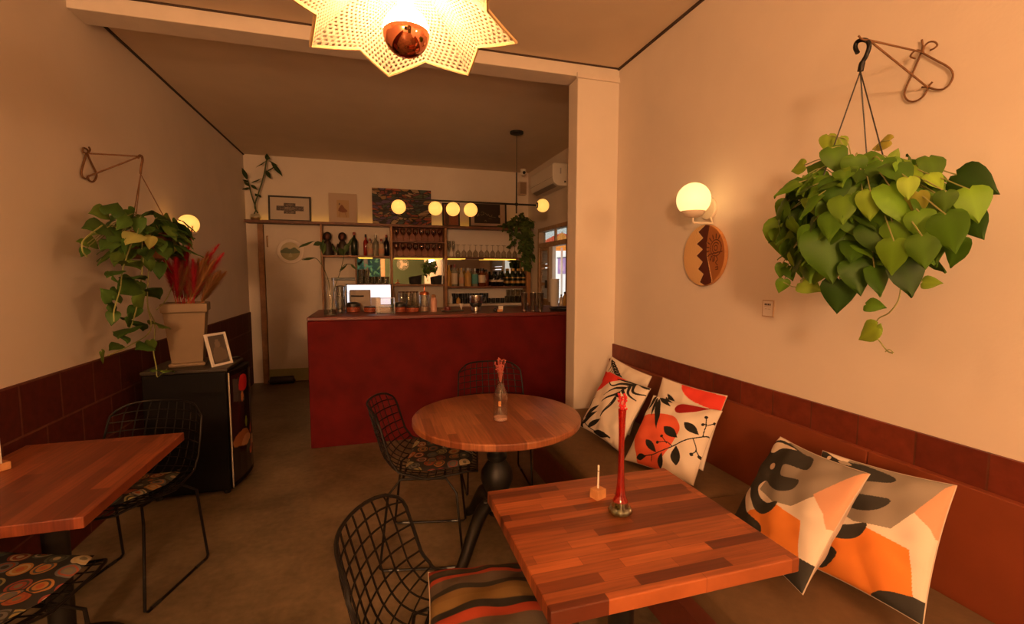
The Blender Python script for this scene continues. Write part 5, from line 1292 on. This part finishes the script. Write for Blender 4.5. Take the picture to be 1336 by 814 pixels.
# black cups and short glasses on the pale shelf
cupp = [(.027, .001), (.03, .004), (.033, .075), (.030, .075), (.027, .008), (.0, .007)]
bkc = mat('black_ceramic', (.01, .01, .012), .3)
Zc = 1.0625
rep(glass('cup', 'black cup in the bottom row on the pale shelf under the bottles', 'cup', cupp, (0, 0, 0), 'black cups, bottom row', bkc), [(1.24+.072*i, 6.85, Zc) for i in range(10)])
rep(glass('cup', 'black cup in the upper row of the cups on the pale shelf', 'cup', cupp, (0, 0, 0), 'black cups, upper row', bkc), [(1.14+.072*i, 6.85, Zc+.0765) for i in range(2)]+[(1.275+.072*i, 6.85, Zc+.0765) for i in range(6)])
rep(glass('cup', 'black cup serving as base of the leftmost stacks on the pale shelf', 'cup', cupp, (0, 0, 0), 'black cups, left end', bkc), [(1.14, 6.85, Zc), (1.188-.0, 6.92, Zc)])
rep(glass('tumbler', 'short clear glass in the bottom row at the right end of the pale shelf', 'glass', tum, (0, 0, 0), 'short glasses, bottom row'), [(1.99+.078*i, 6.87, Zc) for i in range(4)]+[(1.99+.078*i, 6.95, Zc) for i in range(4)])
rep(glass('tumbler', 'short clear glass in the upper row at the right end of the pale shelf', 'glass', tum, (0, 0, 0), 'short glasses, upper row'), [(1.99+.078*i, 6.87, Zc+.1015) for i in range(4)])
t = thing('small_bottle', 'small amber bottle among the black cups on the pale shelf', 'bottle', (1.20, 6.78, Zc)); MB().lathe([(.03, .0005), (.032, .06), (.02, .075), (.012, .085), (.012, .1)], n=14).build('glass', gl_gold, t); MB().lathe([(.014, .098), (.014, .115)], n=12).build('cap', cp_black, t)
t = thing('squeeze_bottle', 'white slim bottle at the left end of the pale shelf', 'bottle', (1.095, 6.80, Zc)); MB().lathe([(.02, .0005), (.022, .1), (.012, .12)], n=14).build('body', wh, t); MB().lathe([(.01, .12), (.006, .165)], n=10).build('nozzle', wh, t)
# baskets seen against the middle mirror
for x, lab in ((.60, 'dark fabric bread basket, left one in front of the middle mirror'), (.955-.05, 'dark fabric bread basket, right one in front of the middle mirror')):
    t = thing('basket', lab, 'basket', (x, 6.90, 1.3505), group='dark baskets by the mirror')
    g = MB(); w_ = .10 if x < .7 else .085
    def P(u, v, w_=w_):
        a = 2*PI*u; k = 1-.12*(1-v); return (w_*k*math.cos(a)*(abs(math.cos(a))**-.35 if abs(math.cos(a)) > .05 else 1)*.82, .07*k*math.sin(a), v*(.115+.018*math.cos(a)))
    g.grid(P, 28, 6); g.build('weave', mat('dark_fabric', (.035, .028, .026), .95), t, solid=.006)
    MB().lathe([(0, .002), (w_*.7, .003)], n=20, squash=(1, .7)).build('bottom', mat('dark_fabric', (.035, .028, .026), .95), t)

# ================================================================ things on the bar
ZT = 1.1345
def onbar(x, y): return tuple(at(x, y, 'Z', ZT))
vb = thing('bottle_vase', 'tall clear bottle vase with two dark leafy stems, left end of the bar', 'vase', onbar(431.5, 411))
Ov = Vector(vb.location)
MB().lathe([(.052, .0005), (.056, .006), (.058, .07), (.05, .115), (.038, .14), (.034, .16), (.034, .325), (.037, .33), (.034, .33)], n=24).build('glass', clr, vb)
MB().lathe([(0, .004), (.053, .006), (.054, .055), (0, .056)], n=20).build('water', thin_glass('water', (.8, .82, .78), .1), vb)
fol = MB(); st = MB(); rng = random.Random(8)
def PV(x, y, d=0): return at(330+x/5.81, 290+y/5.81, 'Y', Ov.y-d)-Ov
for pts in ([(585, 680), (580, 480), (550, 380), (520, 310), (515, 200)], [(595, 680), (620, 500), (660, 380), (690, 260), (700, 200)], [(520, 320), (480, 275), (420, 268), (370, 282)], [(660, 360), (700, 320), (750, 320), (780, 350)], [(515, 200), (500, 160), (470, 150)]): st.tube(crom([PV(*p) for p in pts], 4), .0032, 6)
for a, c, w in (((345, 190), (455, 135), .028), ((520, 150), (460, 165), .05), ((515, 215), (525, 130), .045), ((470, 268), (372, 282), .022), ((700, 225), (755, 105), .03), ((690, 250), (660, 200), .06), ((640, 235), (595, 170), .018), ((700, 230), (720, 160), .05), ((740, 318), (785, 360), .02), ((655, 375), (715, 312), .02), ((530, 240), (545, 150), .04)):
    A, B = PV(*a, rng.uniform(-.02, .03)), PV(*c, rng.uniform(-.02, .05)); leaf_geo(fol, A, B-A, (rng.uniform(-.4, .4), -1, .4), (B-A).length, w*1.9, vary((.04, .07, .02), rng), heart=False)
fol.build('leaves', leafm, vb); st.build('stems', mat('dark_stem', (.06, .08, .03), .6), vb)
jr = thing('glass_jug', 'plain clear glass cylinder beside the bottle vase on the bar', 'jug', onbar(444, 409))
MB().lathe([(.036, .0005), (.04, .004), (.04, .245), (.037, .245), (.036, .01), (0, .008)], n=22).build('glass', clr, jr)
MB().tube(crom([(.04, 0, .20), (.075, 0, .19), (.08, 0, .12), (.04, 0, .06)], 5), .005, 8).build('handle', clr, jr)
tin_m = tile_mat('red_dotted_ceramic', (.42, .09, .035), (.52, .14, .05), (.10, .02, .012), .016, .014, 'XZ', mort=.003, rough=.4)
for i, (x, lid, lab) in enumerate(((461, 1, 'red patterned bowl with black lid, leftmost of the bowls on the bar'), (484, 0, 'red patterned open bowl, second from the left of the bowls on the bar'), (504, 0, 'red patterned open bowl seen through the clear napkin box'), (521.5, 1, 'red patterned bowl with black lid, right of the napkin box'), (538.5, 0, 'red patterned open bowl left of the glass press on the bar'))):
    t = thing('sugar_bowl', lab, 'bowl', onbar(x, 407), group='red patterned bowls on the bar')
    MB().lathe([(.056, .0005), (.063, .004), (.066, .045), (.063, .05), (.06, .045), (.058, .01), (0, .008)], n=24).build('bowl', tin_m, t)
    MB().lathe([(.0655, .0455), (.067, .05), (.067, .056)] if not lid else [(.0655, .0505), (.067, .055), (.064, .078), (.045, .092), (.02, .097)], n=24).build('lid' if lid else 'rim', black_pl, t)
acr = thin_glass('acrylic', (.92, .94, .97), .22)
nb = thing('napkin_box', 'clear acrylic napkin box on the bar in front of the white screen', 'napkin box', tuple(Vector(onbar(503, 409.5))+Vector((0, .05, 0))))
m = MB(); w_, d_, h_ = .165, .09, .145
for a, c in (((-w_/2, -d_/2, 0), (w_/2, -d_/2+.004, h_)), ((-w_/2, d_/2-.004, 0), (w_/2, d_/2, h_)), ((-w_/2, -d_/2+.0041, 0), (-w_/2+.004, d_/2-.0041, h_)), ((w_/2-.004, -d_/2+.0041, 0), (w_/2, d_/2-.0041, h_))): m.span(a, c)
m.build('walls', acr, nb, smooth=False)
MB().span((-w_/2, -d_/2, .0005), (w_/2, d_/2, .004)).build('floor', acr, nb, smooth=False)
e = MB()
for a, c in (((-w_/2, -d_/2, h_), (w_/2, -d_/2, h_)), ((-w_/2, -d_/2, 0), (-w_/2, -d_/2, h_)), ((w_/2, -d_/2, 0), (w_/2, -d_/2, h_))): e.tube([a, c], .0025, 4)
e.build('edges', mat('acrylic_bright_edge', (.75, .75, .8), .15), nb)
mo = thing('monitor', 'bright white computer screen behind the bar, left side', 'monitor', tuple(Vector((at(482, 400, 'Y', 5.0).x, 5.0, ZT))))
MB().span((-.225, -.008, .04), (.225, .018, .262)).build('bezel', black_pl, mo, smooth=False, bevel=.004)
MB().span((-.213, -.0095, .05), (.213, -.0082, .252)).build('screen', mat('lit_screen', (.9, .9, 1), .4, emit=(.92, .93, 1.0), estr=1.1), mo, smooth=False)
MB().tube([(0, .02, .10), (0, .03, .012)], .015, 8).build('neck', black_pl, mo); MB().lathe([(.09, .0005), (.09, .008), (.03, .014)], (0, .04, 0), 24, squash=(1, .5)).build('base', black_pl, mo)
rp = thing('receipt_printer', 'grey box shaped printer in front of the white screen', 'printer', (at(471, 400, 'Y', 4.88).x, 4.88, ZT))
MB().span((-.105, -.05, .0005), (.095, .06, .205)).build('body', mat('grey_beige_plastic', (.28, .22, .17), .5), rp, smooth=False, bevel=.008)
MB().span((.096, -.03, .0005), (.19, .02, .13)).build('paper_tray', mat('grey_lilac_plastic', (.42, .38, .42), .5), rp, smooth=False, bevel=.004)
MB().tube([(-.09, -.052, .148), (0, -.056, .146), (.03, -.056, .146)], .007, 8).build('lever', black_pl, rp)
ph = thing('coffee_grinder', 'black coffee grinder behind the glass jug on the bar', 'coffee grinder', (at(451, 400, 'Y', 4.80).x-.045, 4.83, ZT))
MB().span((-.055, -.04, .0005), (.045, .05, .015)).build('base', black_pl, ph, smooth=False, bevel=.004)
MB().span((-.045, -.02, .016), (.04, .045, .15)).build('body', black_pl, ph, smooth=False, bevel=.01)
MB().lathe([(.03, .151), (.045, .22), (.047, .235)], (0, .01, 0), 20).build('hopper', mat('smoked_plastic', (.06, .045, .035), .2), ph)
MB().lathe([(.05, .236), (.05, .245), (.015, .252)], (0, .01, 0), 20).build('lid', black_pl, ph)
rl = thing('knife_rack', 'black rail fixed on the wall above the coffee grinder', 'rail', (at(449, 364, 'Y', YB-.005).x, YB, at(449, 364, 'Y', YB-.005).z))
MB().span((-.17, -.03, -.02), (.155, -.012, .02)).build('rail', black_pl, rl, smooth=False, bevel=.004)
m = MB()
for x in (-.13, .12): m.span((x-.012, -.012, -.012), (x+.012, -.0005, .012))
m.build('brackets', black, rl, smooth=False)
cw = at(436, 372, 'Y', YB-.005)
jar_p = [(.042, .0005), (.046, .005), (.046, .13), (.038, .145), (.038, .15), (.035, .15), (.043, .12), (.043, .01), (0, .008)]
for i, (x, lab) in enumerate(((524, 'clear storage jar with dark rim, left of three on the bar'), (533.5, 'clear storage jar with dark rim, middle of three on the bar'), (542, 'clear storage jar with dark rim, right of three on the bar'))):
    t = thing('storage_jar', lab, 'jar', (at(x, 400, 'Y', 5.0).x, 5.0, ZT), group='three storage jars')
    MB().lathe([(q[0]*.78, q[1]*1.15) for q in jar_p], n=18).build('glass', tg, t); MB().lathe([(.031, .168), (.033, .17), (.033, .182), (.01, .184)], n=18).build('lid', mat('brown_lid', (.12, .06, .03), .5), t)
fp = thing('french_press', 'tall glass press with a copper lid and knob on the bar', 'coffee press', onbar(554, 407), R(-110))
MB().lathe([(.042, .0005), (.046, .005), (.046, .165), (.043, .165), (.042, .01), (0, .008)], n=24).build('glass', clr, fp)
cop = mat('copper', (.70, .24, .11), .2, 1.)
MB().lathe([(.049, .166), (.05, .176), (.04, .192), (.012, .2), (.006, .203), (.006, .235)], n=24).build('lid', cop, fp); MB().ball((0, 0, .243), .011, 14, 10).build('knob', cop, fp)
MB().tube(crom([(-.046, 0, .15), (-.085, 0, .145), (-.09, 0, .08), (-.046, 0, .03)], 5), .006, 8).build('handle', chrome, fp)
MB().lathe([(0, .01), (.041, .011), (.041, .055), (0, .056)], n=20).build('contents', mat('pale_dried_fruit', (.5, .3, .2), .7, noise=.3, nscale=120), fp)
pb = thing('water_flask', 'slim pink flask with a cork top on the bar', 'flask', onbar(566, 407))
MB().lathe([(.028, .0005), (.031, .004), (.031, .115), (.026, .13), (.02, .137), (.022, .14)], n=22).build('body', mat('pink_enamel', (.66, .34, .25), .4), pb); MB().lathe([(.02, .141), (.022, .146), (.02, .165), (.008, .17)], n=18).build('stopper', mat('cork', (.35, .17, .07), .8), pb)
gr = thing('steel_mixer', 'steel and black mixer jug standing on the bar before the bottle shelves', 'mixer', onbar(621, 406))
MB().lathe([(.042, .0005), (.045, .004), (.045, .045)], n=24).build('base', steel, gr); MB().lathe([(.03, .0455), (.05, .05), (.06, .07), (.058, .086)], n=24).build('collar', black_pl, gr); MB().lathe([(.064, .087), (.066, .09), (.066, .155), (.063, .155), (.062, .1)], n=28).build('cup', steel, gr)
MB().tube(crom([(.064, 0, .145), (.095, 0, .14), (.09, 0, .10), (.06, 0, .085)], 4), .006, 8).build('handle', black_pl, gr)
for x, lab in ((684, 'tall steel cocktail shaker tin, left of three on the bar'), (695.5, 'tall steel cocktail shaker tin, middle of three on the bar'), (705, 'tall steel cocktail shaker tin, right of three on the bar')):
    t = thing('shaker_tin', lab, 'shaker', onbar(x, 407), group='steel shaker tins')
    MB().lathe([(.024, .0005), (.026, .004), (.031, .185), (.0325, .187), (.0305, .188), (.028, .16)], n=28).build('tin', steel, t); MB().lathe([(.0268, .012), (.028, .013), (.028, .018), (.027, .019)], n=28).build('base_band', chrome, t)
ty = thing('serving_tray', 'round black serving tray at the right end of the bar', 'tray', onbar(737, 404.5))
MB().lathe([(.135, .0005), (.148, .003), (.155, .02), (.151, .02), (.142, .006), (0, .005)], n=40).build('tray', black_pl, ty)
MB().tube([(.158*math.cos(2*PI*i/40), .158*math.sin(2*PI*i/40), .02) for i in range(40)], .004, 6, closed=True).build('rim', black, ty)
def cupstack():
    sx = at(723, 400, 'Y', 4.98).x
    wcup = [(.040, 0), (.043, .003), (.055, .088), (.058, .092), (.0535, .092), (.041, .006), (0, .005)]
    for i in range(9):
        t = tag(MB().lathe(wcup, n=22).build('paper_cup', mat('white_paper_cup', (.80, .76, .70), .6), loc=(sx, 4.98, ZT+.0005+i*.0275)), ['white paper cup at the base of the tall stack by the window', 'white paper cup within the tall stack by the window', 'white paper cup topmost of the tall stack by the window'][0 if i == 0 else 2 if i == 8 else 1], 'cup', 'stacked paper cups')
cupstack()
for x, hh, gm, lab in ((729, .13, gl_pale, 'small pale bottle beside the tray at the right end of the bar'), (733.5, .16, gl_gold, 'golden bottle between two small bottles at the right end of the bar'), (738, .19, gl_red, 'dark red bottle at the pillar edge, right end of the bar')):
    bottle('small_bottle', lab, at(x, 402, 'Y', 5.02).x+.03, 5.02, ZT, hh, .024, gm, capm=cp_black, kind='wine', group='small bottles at the right end of the bar')
tp = thing('bar_tray', 'low dark tray with a white paper cone behind the bar front', 'tray', onbar(592, 406))
MB().span((-.12, -.05, .0005), (.09, .06, .012)).build('tray', black_pl, tp, smooth=False, bevel=.003); MB().lathe([(.001, .012), (.024, .075)], (.075, 0, 0), 14).build('paper_cone', mat('paper_white', (.85, .76, .66), .6), tp)
MB().lathe([(.03, .0125), (.034, .02), (.03, .045), (.012, .05)], (-.06, 0, 0), 16).build('dark_pot', mat('dark_red_pot', (.14, .02, .015), .4), tp)
cdh = thing('card_holder', 'small wooden block with a card by the dark knob on the bar', 'card holder', onbar(652, 406.5))
MB().box((0, 0, .012), (.05, .03, .023)).build('block', mat('light_wood_block', (.52, .24, .09), .5, noise=.15, nscale=40), cdh, smooth=False); MB().box((.01, 0, .036), (.045, .002, .04)).build('card', mat('paper_white', (.85, .76, .66), .6), cdh, smooth=False); MB().ball((-.045, 0, .018), .018, 14, 10).build('knob', black_pl, cdh)

# ================================================================ behind the viewpoint: the garden and a fan, seen in the mirrors
gm_ = thing('garden_hedge', 'green garden hedge beyond the open entrance, seen in the small mirror', 'hedge', (-.3, YF-2.7, 0))
fol = MB(); rng = random.Random(31)
for k in range(900):
    p = Vector((rng.uniform(-3.2, 3.2), rng.uniform(-.4, .4), rng.uniform(.1, 4.2))); L = rng.uniform(.15, .3)
    leaf_geo(fol, p, (rng.uniform(-1, 1), rng.uniform(-.3, 1), rng.uniform(-1, .3)), (0, 1, .6), L, L*.6, vary(rng.choice([(.08, .20, .10), (.05, .16, .10), (.14, .28, .10)]), rng, .3), heart=False)
fol.build('leaves', leafm, gm_)
MB().tube([(0, 0, 0), (.05, 0, 1.2), (0, 0, 3)], .08, 8).build('trunk', stem_br, gm_)
MB().span((-3.3, .45-.9, 0), (3.3, .5-.9, 4.3)).build('inner_mass', mat('hedge_dark', (.03, .07, .04), .9), gm_, smooth=False)
slab('ground_garden', (-5, -9, -.1), (4, YF-.1, 0), mat('garden_ground', (.2, .19, .15), .9))
slab('trim_6', (.28, YF-.06, .95), (.42, YF, 2.3), wood_win)
fn = thing('wall_fan', 'white wall fan on the green wall, seen in the middle mirror', 'fan', (1.05, YF+.01, 1.85))
MB().lathe([(.06, 0), (.06, .02), (.02, .03), (.02, .10)], n=20, axis='Y').build('mount', wh, fn); MB().ball((0, .13, 0), .05, 16, 10).build('motor', cream, fn)
m = MB()
for r in (.2, .15, .1): m.tube([(r*math.cos(2*PI*i/32), .19-.1*r*r, r*math.sin(2*PI*i/32)) for i in range(32)], .004, 5, closed=True)
for i in range(16): a = 2*PI*i/16; m.tube([(.03*math.cos(a), .20, .03*math.sin(a)), (.2*math.cos(a), .186, .2*math.sin(a))], .002, 4)
m.build('guard', wh, fn)
m = MB()
for i in range(3):
    a = 2*PI*i/3; m.box((.09*math.cos(a), .165, .09*math.sin(a)), (.14, .006, .09), ry=-a)
m.build('blades', mat('fan_blade', (.6, .55, .45), .4), fn, smooth=False)

# ================================================================ daylight outside
W = bpy.data.worlds.new('day'); SC.world = W; W.use_nodes = True
bg = W.node_tree.nodes['Background']; bg.inputs['Color'].default_value = (1., .97, .92, 1); bg.inputs['Strength'].default_value = 1.3
